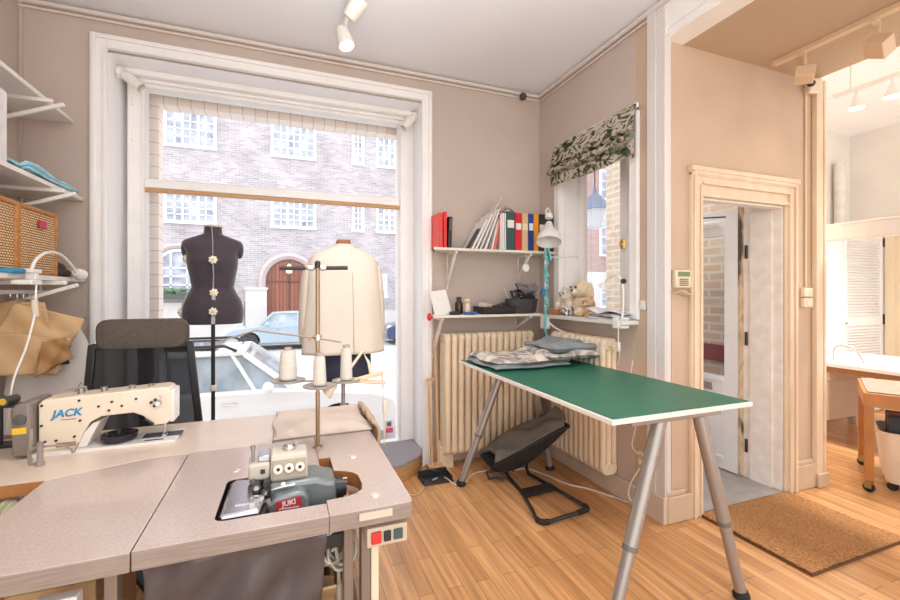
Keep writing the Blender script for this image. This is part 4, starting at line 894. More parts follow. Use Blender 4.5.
# rail, hangers, garments
rail = thing('clothes_rail', 'white clothes rail under the lowest wall shelf', 'rail', (-1.33, 2.4, 1.40))
MB().cyl((-1.33, 1.2, 1.40), (-1.33, 3.30, 1.40), .012, n=14).build('rod', shm, rail)
for y in (1.6, 3.2): MB().bar((-1.33, y, 1.40), (-1.33, y, 1.462), .02, .006).build('bracket', shm, rail)
def hanger(y, label, dark, gm, zb, wdt=.20, bulge=.03):
    t = thing('clothes_hanger', label, 'clothes hanger', (-1.33, y, 1.25), 0, 'hangers on the clothes rail')
    MB().tube([(-1.33, y+.0, 1.30), (-1.33, y, 1.385), (-1.335, y, 1.412), (-1.345, y, 1.405)], .003, 6).build('hook', steel, t)
    MB().tube([(-1.33-wdt*.6, y, 1.235), (-1.33, y, 1.295), (-1.33+wdt, y+.01, 1.235), (-1.33+wdt+.03, y+.01, 1.24)], .008, 8).build('shoulders', blackp if dark else plasticw, t)
for y, d, l in ((3.02, 1, 'black hanger with the black waistcoat'), (3.08, 0, 'white hanger nearest the window'), (2.96, 1, 'black hanger behind the kraft paper'), (3.14, 1, 'black hanger at the window end of the rail')):
    hanger(y, l+' on the clothes rail', d, None, .7)
def garment(y, name, label, mat, w0, w1, z0, z1, ph, cat):
    def f(u, v):
        ww = w0+(w1-w0)*min(1, v*3)
        a = u*2*PI; d = .022+.006*math.sin(u*30+ph)
        return V(-1.30+ww*math.cos(a)*(1 if math.cos(a) > 0 else .55)+.012*math.sin(a*5+v*8+ph), y+d*math.sin(a)*(.4+.9*min(1, v*2)), z0-(z0-z1)*v - .06*abs(math.cos(a))*(1-min(1, v*4)))
    MB().grid(f, 40, 16).build(name, mat, ang=80, label=label, cat=cat, kind='thing')
garment(3.06, 'hanging_garment', 'long white garment hanging under the rail behind the kraft paper', pm('white cotton', (.76, .72, .68), .9, var=.05, vs=5), .17, .235, 1.27, .62, 0, 'garment')
garment(3.12, 'hanging_garment', 'white garment hanging at the window end of the clothes rail', pm('white cotton', (.76, .72, .68), .9), .17, .25, 1.25, .60, 2, 'garment')
garment(2.99, 'black_waistcoat', 'black waistcoat with pale collar hanging on the clothes rail', pm('black cloth', (.02, .02, .022), .9), .17, .18, 1.285, 1.0, 4, 'garment')
kp = pm('brown kraft paper', (.60, .39, .20), .7, var=.07, vs=6)
def crease(u, v, s): return .012*math.sin(u*5+v*3+s)+.008*math.sin(u*9-v*8+s*2)+.006*abs(math.sin(u*7+v*5+s))
k_ = thing('kraft_paper', 'crumpled brown kraft paper patterns hanging in front of the white garments', 'paper', (-1.22, 2.9, .95))
def kpf(u, v, s, pts):
    a, b, c, d = map(Vector, pts); q = a.lerp(b, u).lerp(d.lerp(c, u), v); n = V(.45, -.9, .1)
    return q + n*crease(u, v, s)
MB().grid(lambda u, v: kpf(u, v, 0, ((-1.36, 2.88, 1.35), (-1.19, 2.9, 1.345), (-1.13, 2.92, .97), (-1.47, 2.86, .97))), 24, 24).build('sheet', kp, k_, solid=.004, ang=25)
MB().grid(lambda u, v: kpf(u, v, 1.3, ((-1.30, 2.86, 1.345), (-1.035, 2.96, 1.25), (-1.10, 2.93, 1.10), (-1.36, 2.84, 1.18))), 20, 20).build('sheet', kp, k_, solid=.004, ang=25)
MB().grid(lambda u, v: kpf(u, v, 2.7, ((-1.36, 2.84, 1.20), (-1.08, 2.90, 1.15), (-1.13, 2.88, .96), (-1.46, 2.82, .99))), 20, 20).build('sheet', kp, k_, solid=.004, ang=25)
MB().grid(lambda u, v: kpf(u, v, 4.1, ((-1.17, 2.825, 1.14), (-1.09, 2.865, 1.16), (-1.06, 2.875, 1.05), (-1.20, 2.825, .96))), 12, 12).build('sheet', pm('kraft paper fold shade', (.42, .22, .085), .7), k_, solid=.004, ang=25)  # darker sheet stands in for a shaded fold of the paper
MB().tube([(-1.33, 2.9, 1.37), (-1.33, 2.9, 1.412), (-1.345, 2.9, 1.408)], .003, 6).tube([(-1.36, 2.9, 1.345), (-1.33, 2.9, 1.375), (-1.2, 2.92, 1.34)], .004, 6).build('hanging_wire', steel, k_)
# ------------------------------------------------------------------ cutting table
gt = thing('cutting_table', 'white topped work table on grey trestle legs under the green cutting mat', 'table', (1.6, 2.15, 0))
MB().box(1.202, 1.35, .873, 2.015, 2.955, .893).build('tabletop', pm('white laminate top', (.80, .74, .68), .4), gt, bevel=.002)
tg_ = pm('warm grey tube', (.36, .325, .30), .35, metal=.5)
for yy, dy in ((1.41, -.05), (2.83, .05)):
    uf = MB().box(1.33, yy-.03, .845, 1.85, yy+.03, .873).build('underframe', tg_, gt, bevel=.004)
    for tx, bx in ((1.51, 1.19), (1.745, 1.95)):
        t = V(tx, yy, .845); b = V(bx, yy+dy, .015); mid = t.lerp(b, .60)
        lg = MB().tube([t, mid], .029, 18).tube([mid, b], .0245, 18).build('leg', tg_, gt)
        MB().cyl(mid+(t-mid)*.03, mid-(t-mid)*.01, .0305, n=18).build('collar', pm('dark tube joint', (.16, .15, .14), .5), lg)
        MB().lathe([(.02, -.02), (.034, -.012), (.036, .0), (.027, .022)], b, 18).build('foot', blackrub, lg)
# self-healing mat with a fine printed grid
m_, nt, b_ = _nodes('green cutting mat'); tc = nt.nodes.new('ShaderNodeTexCoord')
brk = nt.nodes.new('ShaderNodeTexBrick'); brk.offset = 0; brk.inputs['Scale'].default_value = 1; brk.inputs['Brick Width'].default_value = .05; brk.inputs['Row Height'].default_value = .05; brk.inputs['Mortar Size'].default_value = .0009
brk.inputs['Color1'].default_value = (.012, .135, .082, 1); brk.inputs['Color2'].default_value = (.014, .145, .088, 1); brk.inputs['Mortar'].default_value = (.06, .24, .17, 1)
nt.links.new(tc.outputs['Object'], brk.inputs['Vector']); nt.links.new(brk.outputs[0], b_.inputs['Base Color']); b_.inputs['Roughness'].default_value = .42
MB().box(1.215, 1.362, .893, 2.003, 2.94, .897).build('cutting_mat', m_, label='large green gridded cutting mat covering the work table', cat='cutting mat')
# folded cloths
patt = rampmat('grey and cream printed quilt', [(.36, (.20, .21, .21)), (.47, (.34, .32, .30)), (.53, (.66, .58, .49)), (.7, (.72, .65, .56))], scale=8, detail=3, stretch=(1, 1.8, 1), dist=1.2)
gq = pm('slate grey quilt backing', (.24, .265, .28), .9, var=.15, vs=9, bump=.1, bs=40)
def quilt(x0, x1, y0, y1, z0, z1, mat, seed, name, par=None, **k):
    def f(top):
        def g(u, v):
            e = min(u, 1-u, v, 1-v); h = min(1, (e*9))**.5
            zz = (z0+z1)/2 + (1 if top else -1)*(z1-z0)/2*h
            if top: zz += .009*h*(math.sin(u*9+seed)+math.sin(v*13-u*5+seed*2))
            return V(x0+(x1-x0)*u+.014*math.sin(v*8+seed), y0+(y1-y0)*v+.014*math.sin(u*9+seed), zz)
        return g
    return MB().grid(f(True), 26, 26).grid(f(False), 26, 26).build(name, mat, par, ang=70, **k)
fq = thing('folded_quilt', 'folded grey and cream printed quilt lying on the far end of the cutting mat', 'quilt', (1.5, 2.66, .898))
quilt(1.225, 1.80, 2.40, 2.90, .898, .932, gq, .4, 'lower_fold', fq); quilt(1.24, 1.80, 2.42, 2.88, .926, .965, patt, 1.7, 'printed_fold', fq)
cu = thing('grey_cushion', 'slate grey padded cushion with printed underside lying on the folded quilt', 'cushion', (1.82, 2.74, .945))
quilt(1.62, 2.03, 2.40, 2.80, .94, 1.0, patt, 2.2, 'printed_side', cu); quilt(1.67, 2.03, 2.42, 2.80, .985, 1.055, gq, 3.1, 'padded_top', cu)

# ------------------------------------------------------------------ radiators
radm = pm('cream radiator enamel', (.82, .68, .50), .38, var=.04, vs=7)
def radiator(name, label, n, pitch, h, z0, deep, place, feet):
    """sections run along local x; z from z0 to z0+h"""
    t = thing(name, label, 'radiator', (0, 0, 0), 0, 'cast iron radiators')
    m = MB()
    for i in range(n):
        x = (i+.5)*pitch
        for yc in ((-deep*.36), 0., deep*.36):
            r = pitch*.44; yy = deep*.17
            pts = [(x, yc, z0+.04), (x, yc, z0+h-.05)]
            m.add([], [])
            rings = [[(x+r*math.cos(2*PI*k/10), yc+yy*math.sin(2*PI*k/10), z) for k in range(10)] for z in (z0+.035, z0+h-.045)]
            m.loft(rings)
        prof = rrect(deep, .085, .04, 5)
        for zc in (z0+h-.045, z0+.04):
            m.loft([[(x+dx, a*s_, zc+b*s_) for a, b in prof] for dx, s_ in ((-pitch*.44, .86), (-pitch*.3, 1), (pitch*.3, 1), (pitch*.44, .86))])
        m.cyl((x-pitch/2, 0, z0+h-.05), (x+pitch/2, 0, z0+h-.05), .022, n=10).cyl((x-pitch/2, 0, z0+.045), (x+pitch/2, 0, z0+.045), .022, n=10)
    m.build('sections', radm, t)
    for x in feet:
        MB().bar((x, 0, z0+.03), (x, 0, 0), .035, deep*.8, (1, 0, 0)).build('foot', radm, t)
    MB().cyl((n*pitch, 0, z0+h-.05), (n*pitch+.03, 0, z0+h-.05), .02, n=6).build('plug', radm, t)
    place(t); return t
def pl1(t): t.location = (1.165, 3.215, 0)
r1 = radiator('radiator', 'cream ribbed radiator under the lower shelf on the window wall', 14, .0575, .96, .115, .15, pl1, (.03, .775))
def pl2(t): t.location = (2.083, 2.985, 0); t.rotation_euler = (0, 0, -PI/2)
r2 = radiator('radiator', 'cream ribbed radiator under the small side window', 11, .0575, .94, .145, .125, pl2, ())
MB().tube([(.2, .07, .95), (.2, .13, .95)], .012, 8).tube([(.6, .07, .3), (.6, .13, .3)], .012, 8).build('wall_bracket', radm, r2) if False else None
for o, pts in ((r2, None),):
    for y in (2.88, 2.45):
        MB().bar((2.1, y, .24), (2.149, y, .24), .03, .03).build('wall_bracket', radm, o)
MB().cyl((1.14, 3.215, .16), (1.165, 3.215, .16), .018, n=12).cyl((1.145, 3.215, .10), (1.145, 3.215, .22), .014, n=12).cyl((1.145, 3.215, .0), (1.145, 3.215, .1), .009, n=10).build('valve', pm('worn white valve', (.68, .6, .52), .4), r1)
ea = thing('wooden_easel', 'narrow pale wooden stand with two rods leaning beside the radiator', 'stand', (1.09, 3.2, 0))
ewm = pm('pale tan wood', (.62, .37, .17), .45, var=.12, vs=5, stretch=(4, 4, .6))
MB().bar((1.065, 3.16, .06), (1.065, 3.25, .70), .02, .016).build('rod', ewm, ea); MB().bar((1.115, 3.16, .06), (1.12, 3.26, 1.03), .02, .016).build('rod', ewm, ea)
MB().bar((1.05, 3.25, .70), (1.14, 3.25, .71), .02, .02).build('crosspiece', ewm, ea); MB().box(1.03, 3.12, .0, 1.15, 3.20, .06).build('foot', ewm, ea, bevel=.005)
dpn = thing('dustpan', 'black plastic dustpan lying on the floor beside the platform', 'dustpan', (1.05, 3.05, 0))
MB().box(.935, 2.95, .002, 1.165, 3.12, .01).box(.935, 3.11, .002, 1.165, 3.12, .05).box(.935, 2.98, .002, .942, 3.12, .035).box(1.158, 2.98, .002, 1.165, 3.12, .035).build('pan', blackp, dpn, bevel=.003)
MB().bar((1.05, 3.11, .045), (1.05, 3.06, .06), .03, .015).build('handle', blackp, dpn, bevel=.004)
MB().obox((1.04, 3.02, .013), (.05, .015, .004), (0, 0, .5)).build('pale_mark', pm('pale dust mark', (.5, .5, .52), .7), dpn)
wc = pm('white flex', (.76, .68, .58), .5)
MB().tube(smooth([(1.12, 3.03, .006), (1.16, 2.88, .006), (1.24, 2.90, .006), (1.33, 3.0, .006), (1.45, 3.03, .006), (1.62, 2.97, .006), (1.78, 2.95, .006), (1.86, 2.78, .006), (1.92, 2.60, .006), (2.0, 2.50, .006), (2.08, 2.34, .006), (2.1, 2.22, .02)], 8), .006, 8).build('power_cord', wc, label='long white power cord snaking over the floor under the cutting table', cat='cord')
MB().tube(smooth([(.93, 2.93, .006), (.86, 2.85, .006), (.8, 2.86, .006), (.74, 2.95, .006)], 6), .006, 8).build('power_cord', pm('orange beige flex', (.66, .42, .22), .5), label='short orange beige cord on the floor against the display platform', cat='cord')
# wall socket, switches, cords on right wall
so = thing('wall_socket', 'cream double wall socket low beside the white corner trim', 'socket', (2.145, 2.13, .26))
MB().box(2.128, 2.105, .245, 2.15, 2.16, .375).build('plate', creamplastic, so, bevel=.005)
for z in (.28, .345): MB().lathe([(.0, .0), (.018, .0), (.018, .004), (0, .004)], (2.128, 2.133, z), 14, (-1, 0, 0)).build('outlet', pm('darker cream socket', (.55, .46, .33), .5), so)
MB().tube(smooth([(2.125, 2.2, .95), (2.12, 2.22, .75), (2.11, 2.16, .55), (2.11, 2.19, .40), (2.115, 2.14, .36)], 6), .004, 6).tube(smooth([(2.115, 2.13, .27), (2.10, 2.18, .18), (2.09, 2.2, .09), (2.09, 2.17, .05), (2.10, 2.14, .14)], 6), .005, 6).build('socket_cords', wc, so)
sw_ = thing('light_switch', 'cream light switch on the wall below the side window blind edge', 'switch', (2.14, 2.11, 1.29))
sw_['label'] = 'cream light switch at the corner trim beside the small window'
MB().box(2.13, 2.105, 1.285, 2.15, 2.145, 1.345).build('plate', plasticw, sw_, bevel=.004); MB().box(2.125, 2.115, 1.30, 2.13, 2.135, 1.33).build('rocker', plasticw, sw_, bevel=.002)

# ------------------------------------------------------------------ baby bouncer with blanket
bo = thing('baby_bouncer', 'black baby bouncer on a looped tube frame under the cutting table', 'baby bouncer', (1.65, 2.6, 0))
fl = smooth([(1.56, 2.84, .018), (1.53, 2.62, .018), (1.47, 2.38, .018), (1.43, 2.25, .018), (1.47, 2.205, .018), (1.60, 2.215, .018), (1.76, 2.235, .018), (1.81, 2.27, .018), (1.795, 2.42, .018), (1.76, 2.66, .018), (1.73, 2.84, .018)], 6)
MB().tube(fl, .0125, 10).build('base_frame', blackp, bo)
gripm = blackrub
MB().tube(fl[18:26], .017, 10).build('rubber_grip', gripm, bo); MB().tube(fl[34:44], .017, 10).build('rubber_grip', gripm, bo)
MB().obox((1.655, 2.58, .022), (.26, .10, .014), (0, 0, .05)).build('centre_plate', blackp, bo, bevel=.004)
MB().tube([(1.56, 2.84, .018), (1.555, 2.88, .05), (1.56, 2.86, .10), (1.57, 2.76, .16)], .012, 10).build('spring_arm', blackp, bo); MB().tube([(1.73, 2.84, .018), (1.735, 2.88, .05), (1.73, 2.86, .10), (1.71, 2.76, .16)], .012, 10).build('spring_arm', blackp, bo); MB().tube([(1.56, 2.88, .03), (1.50, 2.92, .05), (1.42, 2.93, .04), (1.40, 2.85, .03), (1.50, 2.82, .025)], .010, 8).build('rear_loop', blackp, bo)
MB().obox((1.575, 2.80, .10), (.012, .03, .05), (.3, 0, 0)).build('red_release', pm('red release tab', (.5, .02, .03), .4), bo)
def seat(u, v):
    # u across, v from foot (low, left/far) to head (high, right/near)
    x = 1.42+v*.46; c = math.sin(u*PI); wd = .16+.07*math.sin(min(1, v*1.15)*PI)
    y = 2.93 - v*.26 + (u-.5)*2*wd*.75 - .05*c
    z = .13 + .31*v - .17*c**.7*(math.sin(PI*min(1, v*.9+.08))**.8 if v < 1 else 0)*(1-.35*v) + .04*(1-u)*math.sin(v*PI)
    return V(x+.03*math.sin(u*PI), y, z)
MB().grid(seat, 20, 24).build('fabric_seat', pm('black bouncer fabric', (.018, .017, .018), .9, var=.2, vs=20), bo, solid=.014, ang=80)
MB().tube([seat(0, k/14) for k in range(15)]+[seat(k/8, 1) for k in range(1, 8)]+[seat(1, 1-k/14) for k in range(15)], .010, 8).build('seat_tube', blackp, bo)
def blk(u, v):
    uu = .02+.93*u; vv = .03+.93*v; p = seat(uu, vv); zr = .13+.31*vv; e = min(1, min(u, 1-u)*4); return V(p.x-.01, p.y, zr+.015+.05*e+.016*e*math.sin(u*8+v*9)+.014*e*math.sin(v*17+u*4)+.03*math.sin(v*PI)+.03*(v > .8)*(v-.8)*5*e)
MB().grid(blk, 30, 30).build('blanket', pm('taupe grey blanket', (.15, .135, .115), .95, var=.12, vs=12, bump=.2, bs=40), solid=.025, ang=80, label='taupe grey blanket bunched in the black baby bouncer', cat='blanket', kind='thing')

# ------------------------------------------------------------------ corner shelves with their contents
shw = pm('white wall shelf', (.76, .70, .63), .45)
def cshelf(x0, x1, y0, z, label, brs):
    t = thing('wall_shelf', label, 'shelf', ((x0+x1)/2, 3.2, z))
    MB().prism([(x0, y0), (x1, y0), (x1, 3.338), (x0+.085, 3.338), (x0+.075, 3.28)], z-.02, z).build('board', shw, t, bevel=.002)
    for x, dz in brs:
        MB().bar((x, 3.333, z-.02-dz), (x, 3.333, z-.02), .03, .012).bar((x, 3.33, z-.03-dz*.9), (x, y0+.05, z-.032), .022, .022).bar((x, 3.33, z-.03), (x, y0+.02, z-.03), .024, .02).build('bracket', shw, t, bevel=.003)
    return t
s_up = cshelf(1.055, 2.14, 3.09, 1.742, 'upper white shelf in the corner carrying books and ring binders', ((1.25, .30), (1.92, .22)))
s_lo = cshelf(1.03, 2.0, 3.06, 1.222, 'lower white shelf above the radiator carrying sewing tools', ((1.125, .34), (1.90, .13)))
rk = MB().ball((1.012, 3.07, 1.212), .03, 16, 10, (.6, 1, 1)).cyl((1.0, 3.07, 1.212), (1.04, 3.07, 1.212), .012, n=12).build('red_knob', pm('red gloss knob', (.62, .02, .03), .3), s_lo, label='round red knob')
def binder(x, w_, d, h, z, name, label, col, cat, lab=None, group=None, rot=0., y0=3.10, spine=None, tilt=0):
    t = thing(name, label, cat, (x, y0+d/2, z), 0, group)
    cm_ = pm('cover %s' % (col,), col, .4)
    old = MB().box(-w_/2, -d/2, 0, w_/2, d/2, h)
    T = Matrix.Translation((x, y0+d/2, z)) @ Matrix.Rotation(tilt, 4, 'Y')
    old.v = [T @ p for p in old.v]; old.build('cover', cm_, t, bevel=.003)
    pg = MB().box(-w_/2+.004, -d/2+.02, .006, w_/2-.004, d/2+.001, h-.006); pg.v = [T @ (p+V(0, .0, .007 if p.z > h/2 else 0)) for p in pg.v]
    pg.build('pages', pm('paper pages', (.74, .71, .66), .8), t)
    if lab:
        l0, l1, lc = lab
        q = MB().box(-w_/2+.006, -d/2-.0015, h*l0, w_/2-.006, -d/2, h*l1); q.v = [T @ p for p in q.v]; q.build('spine_label', pm('spine label %s' % (lc,), lc, .5), t)
    return t
Z1 = 1.742
binder(1.122, .034, .20, .27, Z1, 'book', 'thick red book at the window end of the upper corner shelf', (.72, .045, .03), 'book', (.25, .42, (.5, .12, .08)), y0=3.12)
binder(1.160, .026, .20, .28, Z1, 'book', 'slim red book against the thick red book on the upper shelf', (.66, .03, .03), 'book', None, y0=3.12)
binder(1.196, .03, .19, .245, Z1, 'book', 'black book leaning on the red books on the upper shelf', (.02, .015, .015), 'book', (.55, .93, (.12, .10, .10)), y0=3.12, tilt=.04)
lean = [(1.365, .008, .19, (.03, .03, .03), 'black slim folder at the lowest end of the leaning magazines', .55), (1.40, .017, .27, (.74, .72, .70), 'pale grey magazine leaning next to the black slim folder', .5),
        (1.435, .017, .32, (.74, .70, .68), 'off white tall magazine third in the leaning row', .46), (1.472, .017, .35, (.66, .58, .56), 'greyish pink magazine in the middle of the leaning row', .42),
        (1.515, .017, .35, (.74, .72, .72), 'white magazine leaning behind the greyish pink one', .36), (1.545, .017, .30, (.22, .20, .2), 'dark grey magazine inside the leaning row', .30),
        (1.572, .017, .34, (.72, .66, .62), 'cream magazine leaning in front of the orange red one', .22), (1.598, .017, .33, (.75, .16, .10), 'orange red thin magazine leaning among pale ones', .15)]
for x, w_, h, c_, lb, tl in lean: binder(x-.02, w_, .06 if h == .19 else .215, h, Z1, 'magazine', lb+' on the upper shelf', c_, 'magazine', None, 'leaning magazines on the upper shelf', y0=3.10, tilt=tl)
sl_ = MB()
sl_.grid(lambda u, v: V(1.45+v*.20+u*.02, 3.12+u*.16, 1.84+v*.33+.006*math.sin(u*9)), 6, 10)
sl_.build('plastic_sleeve', meshcloth('milky plastic sleeve', (.80, .78, .78), .7), solid=.004, ang=80, label='clear plastic sleeve sticking up from the leaning magazines', cat='sleeve')
for x, h, c_, lb in ((1.632, .29, (.72, .68, .66), 'pale upright folder just right of the orange red magazine'), (1.652, .30, (.76, .74, .73), 'white upright folder in the middle of the pale folders'), (1.672, .30, (.66, .62, .60), 'greyish upright folder touching the dark green binder')):
    binder(x, .016, .21, h, Z1, 'folder', lb, c_, 'folder', None, 'upright folders on the upper shelf')
bt = 'ring binders on the upper shelf'
wl__ = (.76, .74, .70)
binder(1.722, .072, .225, .315, Z1, 'ring_binder', 'dark green ring binder with white label on the upper shelf', (.035, .085, .085), 'binder', (.58, .78, wl__), bt)
binder(1.795, .06, .225, .31, Z1, 'ring_binder', 'red ring binder between the green and beige binders', (.62, .015, .03), 'binder', (.55, .72, wl__), bt)
binder(1.857, .055, .225, .31, Z1, 'ring_binder', 'beige ring binder between the red and blue binders', (.66, .46, .26), 'binder', (.55, .72, (.78, .66, .5)), bt)
binder(1.914, .05, .225, .31, Z1, 'ring_binder', 'blue ring binder between the beige and orange binders', (.02, .05, .25), 'binder', (.55, .74, wl__), bt)
binder(1.964, .045, .225, .312, Z1, 'ring_binder', 'orange ring binder with plain spine beside the blue binder', (.78, .30, .02), 'binder', None, bt)
binder(2.025, .07, .225, .312, Z1, 'ring_binder', 'black ring binder beside the orange binder', (.02, .02, .022), 'binder', (.42, .72, wl__), bt)
binder(2.097, .07, .225, .31, Z1, 'ring_binder', 'black ring binder behind the white desk lamp shade', (.025, .022, .022), 'binder', (.42, .72, wl__), bt)
MB().grid(lambda u, v: V(1.70+u*.10, 3.18+v*.05, 2.065+.06*math.sin(u*PI)*(.6+.4*v)), 8, 6).build('plastic_bag', glass('clear bag', (.9, .9, .92), .35), solid=.004, ang=80, label='small crumpled clear bag on top of the dark green binder', cat='bag')
# lower shelf
Z2 = 1.222
fr2 = thing('cardboard_stand', 'white card standing on the window end of the lower shelf', 'card', (1.13, 3.2, Z2))
MB().obox((1.13, 3.15, 1.315), (.145, .008, .20), (-.3, -.12, .15)).obox((1.165, 3.23, 1.30), (.10, .006, .17), (-.1, -.05, .1)).build('card', pm('white card', (.78, .75, .72), .6), fr2)
MB().box(1.19, 3.08, Z2, 1.27, 3.12, Z2+.028).build('black_case', blackp, bevel=.004, label='small black case at the front of the lower shelf beside the white card', cat='case')
bt1 = thing('bottle', 'dark brown bottle on the lower shelf beside the white card', 'bottle', (1.305, 3.2, Z2))
MB().lathe([(.03, 0), (.032, .01), (.032, .09), (.02, .105), (.018, .115)], (1.305, 3.2, Z2), 18).build('glass', pm('brown bottle glass', (.05, .025, .015), .15), bt1); MB().lathe([(.02, 0), (.02, .025), (0, .027)], (1.305, 3.2, Z2+.113), 16).build('cap', blackp, bt1)
fg = thing('figurine', 'small cream figurine standing in front of the brown bottle', 'figurine', (1.345, 3.12, Z2))
MB().lathe([(.022, 0), (.026, .01), (.022, .05), (.015, .07), (.01, .078)], (1.345, 3.12, Z2+.02), 16).ball((1.345, 3.12, Z2+.11), .022, 14, 10).build('body', pm('cream figurine', (.72, .56, .42), .5), fg)
MB().ball((1.345, 3.125, Z2+.122), .02, 12, 8, (1, 1, .6)).build('hair', pm('tan figurine hair', (.45, .28, .12), .7), fg)
tp = MB().lathe([(.04, 0), (.055, .004), (.058, .018), (.05, .022), (.03, .02), (.0, .018)], (1.36, 3.105, Z2), 24).build('blue_dish', pm('blue plastic dish', (.03, .14, .45), .35), label='small blue dish at the foot of the cream figurine', cat='dish')
tr = thing('black_tray', 'flat black tool tray in the middle of the lower shelf', 'tray', (1.60, 3.18, Z2))
MB().box(1.47, 3.08, Z2, 1.76, 3.29, Z2+.012).box(1.47, 3.08, Z2, 1.76, 3.088, Z2+.06).box(1.47, 3.282, Z2, 1.76, 3.29, Z2+.06).box(1.47, 3.088, Z2, 1.478, 3.282, Z2+.06).box(1.752, 3.088, Z2, 1.76, 3.282, Z2+.06).build('tray', blackp, tr, bevel=.003)
MB().obox((1.53, 3.18, Z2+.06), (.09, .07, .05), (.15, .1, .4)).build('paper_pad', pm('cream paper pad', (.72, .62, .5), .7), bevel=.003, label='cream paper pad lying in the black tool tray', cat='pad')
MB().bar((1.60, 3.16, Z2+.055), (1.74, 3.2, Z2+.085), .05, .02).obox((1.68, 3.14, Z2+.05), (.08, .04, .05), (.2, .3, .2)).build('stapler', pm('dark stapler', (.04, .035, .035), .4), bevel=.004, label='dark stapler resting in the black tool tray', cat='stapler')
bk = thing('tool_basket', 'dark grey oval basket of tools on the lower shelf', 'basket', (1.86, 3.19, Z2))
MB().lathe([(.0, .005), (.085, .0), (.095, .01), (.11, .12), (.104, .122), (.09, .015), (.0, .012)], (1.87, 3.18, Z2), 28, sx=1.35, sy=.9).build('bowl', pm('dark grey woven plastic', (.055, .048, .048), .6, bump=.5, bs=120), bk)
def tool(name, label, cat, mb, mat, **k): return mb.build(name, mat, label=label, cat=cat, **k)
tool('ruler', 'pale ruler leaning out of the dark tool basket', 'ruler', MB().bar((1.80, 3.2, Z2+.02), (1.735, 3.24, Z2+.21), .03, .004), pm('pale ruler', (.75, .68, .58), .4))
sc2 = thing('scissors', 'black handled scissors standing in the dark tool basket', 'scissors', (1.87, 3.19, Z2+.02))
MB().bar((1.85, 3.2, Z2+.02), (1.84, 3.2, Z2+.13), .016, .004).build('blades', steel, sc2); MB().tube([(1.84+.03*math.cos(a)-.02, 3.2, Z2+.16+.026*math.sin(a)) for a in [k*PI/6 for k in range(12)]], .007, 8, closed=True).tube([(1.84+.026*math.cos(a)+.04, 3.2, Z2+.15+.024*math.sin(a)) for a in [k*PI/6 for k in range(12)]], .007, 8, closed=True).build('handles', blackp, sc2)
tool('pincers', 'dark pincers handle leaning over the tool basket edge', 'pincers', MB().bar((1.80, 3.15, Z2+.05), (1.75, 3.15, Z2+.19), .02, .02).bar((1.82, 3.15, Z2+.05), (1.80, 3.15, Z2+.20), .02, .02), blackp, bevel=.005)
tool('black_roll', 'black tape roll standing in the tool basket', 'tape', MB().lathe([(.028, -.014), (.05, -.014), (.05, .014), (.028, .014)], (1.925, 3.15, Z2+.12), 24, (.2, 1, .3)), blackp)
tool('red_tube', 'small red tube standing in the tool basket before the lamp stand', 'tube', MB().cyl((1.965, 3.2, Z2+.03), (1.975, 3.2, Z2+.165), .018, n=16), pm('red tube', (.65, .06, .04), .4))
# hanging key card etc. under the upper shelf
kc = thing('hanging_tags', 'white round tag hanging under the upper corner shelf', 'tag', (1.86, 3.1, 1.60))
MB().lathe([(0, -.003), (.032, -.003), (.032, .003), (0, .003)], (1.86, 3.095, 1.60), 20, (0, 1, 0)).build('disc', plasticw, kc); MB().tube([(1.86, 3.095, 1.63), (1.86, 3.10, 1.715)], .002, 6).build('string', plasticw, kc)
MB().grid(lambda u, v: V(1.80+u*.20, 3.15+.02*math.sin(v*8), 1.36+v*.11+.01*math.sin(u*7)), 10, 6).build('clear_pouch', glass('clear pouch plastic', (.85, .87, .92), .3), solid=.006, ang=80, label='clear plastic pouch propped behind the dark tool basket', cat='pouch')

# ------------------------------------------------------------------ desk lamp with teal arm
dl = thing('desk_lamp', 'white bell shaded desk lamp on a teal ribboned arm in the corner', 'lamp', (2.0, 3.0, 1.222))
lw_ = pm('white enamel', (.78, .76, .72), .3)
MB().tube([(2.0, 3.02, 1.20), (2.0, 3.02, 1.75), (2.01, 2.99, 1.86)], .009, 12).build('arm', lw_, dl)
teal = pm('teal ribbon', (.16, .48, .50), .6, var=.15, vs=30)
rb_ = MB()
for z0 in (1.10, 1.30, 1.52): rb_.tube([(2.0+.014*math.sin(k*1.3+z0*9), 3.015-.014*abs(math.cos(k*1.1)), z0+k*.024) for k in range(11)], .012, 8)
rb_.tube(smooth([(1.99, 3.0, 1.22), (1.975, 2.985, 1.12), (1.99, 2.985, 1.03), (2.0, 2.985, .98)], 5), [.011]*15+[.003], 8).bar((2.0, 2.985, 1.76), (2.02, 2.98, 1.66), .04, .012)
rb_.build('ribbon', teal, dl)
MB().obox((1.965, 3.0, 1.40), (.03, .03, .05), (0, .3, 0)).build('blue_clip', pm('blue clip', (.03, .22, .45), .4), dl)
hd = MB().lathe([(.022, -.0), (.03, .02), (.038, .055), (.075, .10), (.098, .15), (.1, .185), (.095, .185), (.07, .10), (.03, .06), (0, .055)], (2.0, 2.97, 1.965), 30, (-.22, -.32, -.9)).build('lamp_shade', lw_, dl)
MB().lathe([(.03, 0), (.033, .02), (.026, .04), (.0, .042)], (2.008, 2.982, 2.0), 20, (.1, .15, 1)).tube([(1.985, 2.98, 2.02), (1.98, 2.985, 2.06), (2.0, 2.99, 2.085), (2.025, 2.99, 2.06), (2.025, 2.985, 2.02)], .006, 8).build('lamp_neck', lw_, hd)
MB().ball((1.985, 2.94, 1.86), .03, 14, 10).build('bulb', pm('unlit frosted bulb', (.8, .78, .74), .4), hd)
MB().tube([(2.0, 3.02, 1.69), (2.1, 2.98, 1.685), (2.145, 2.78, 1.68)], .005, 8).ball((2.14, 2.80, 1.68), .012, 10, 8).build('side_bar', lw_, dl)
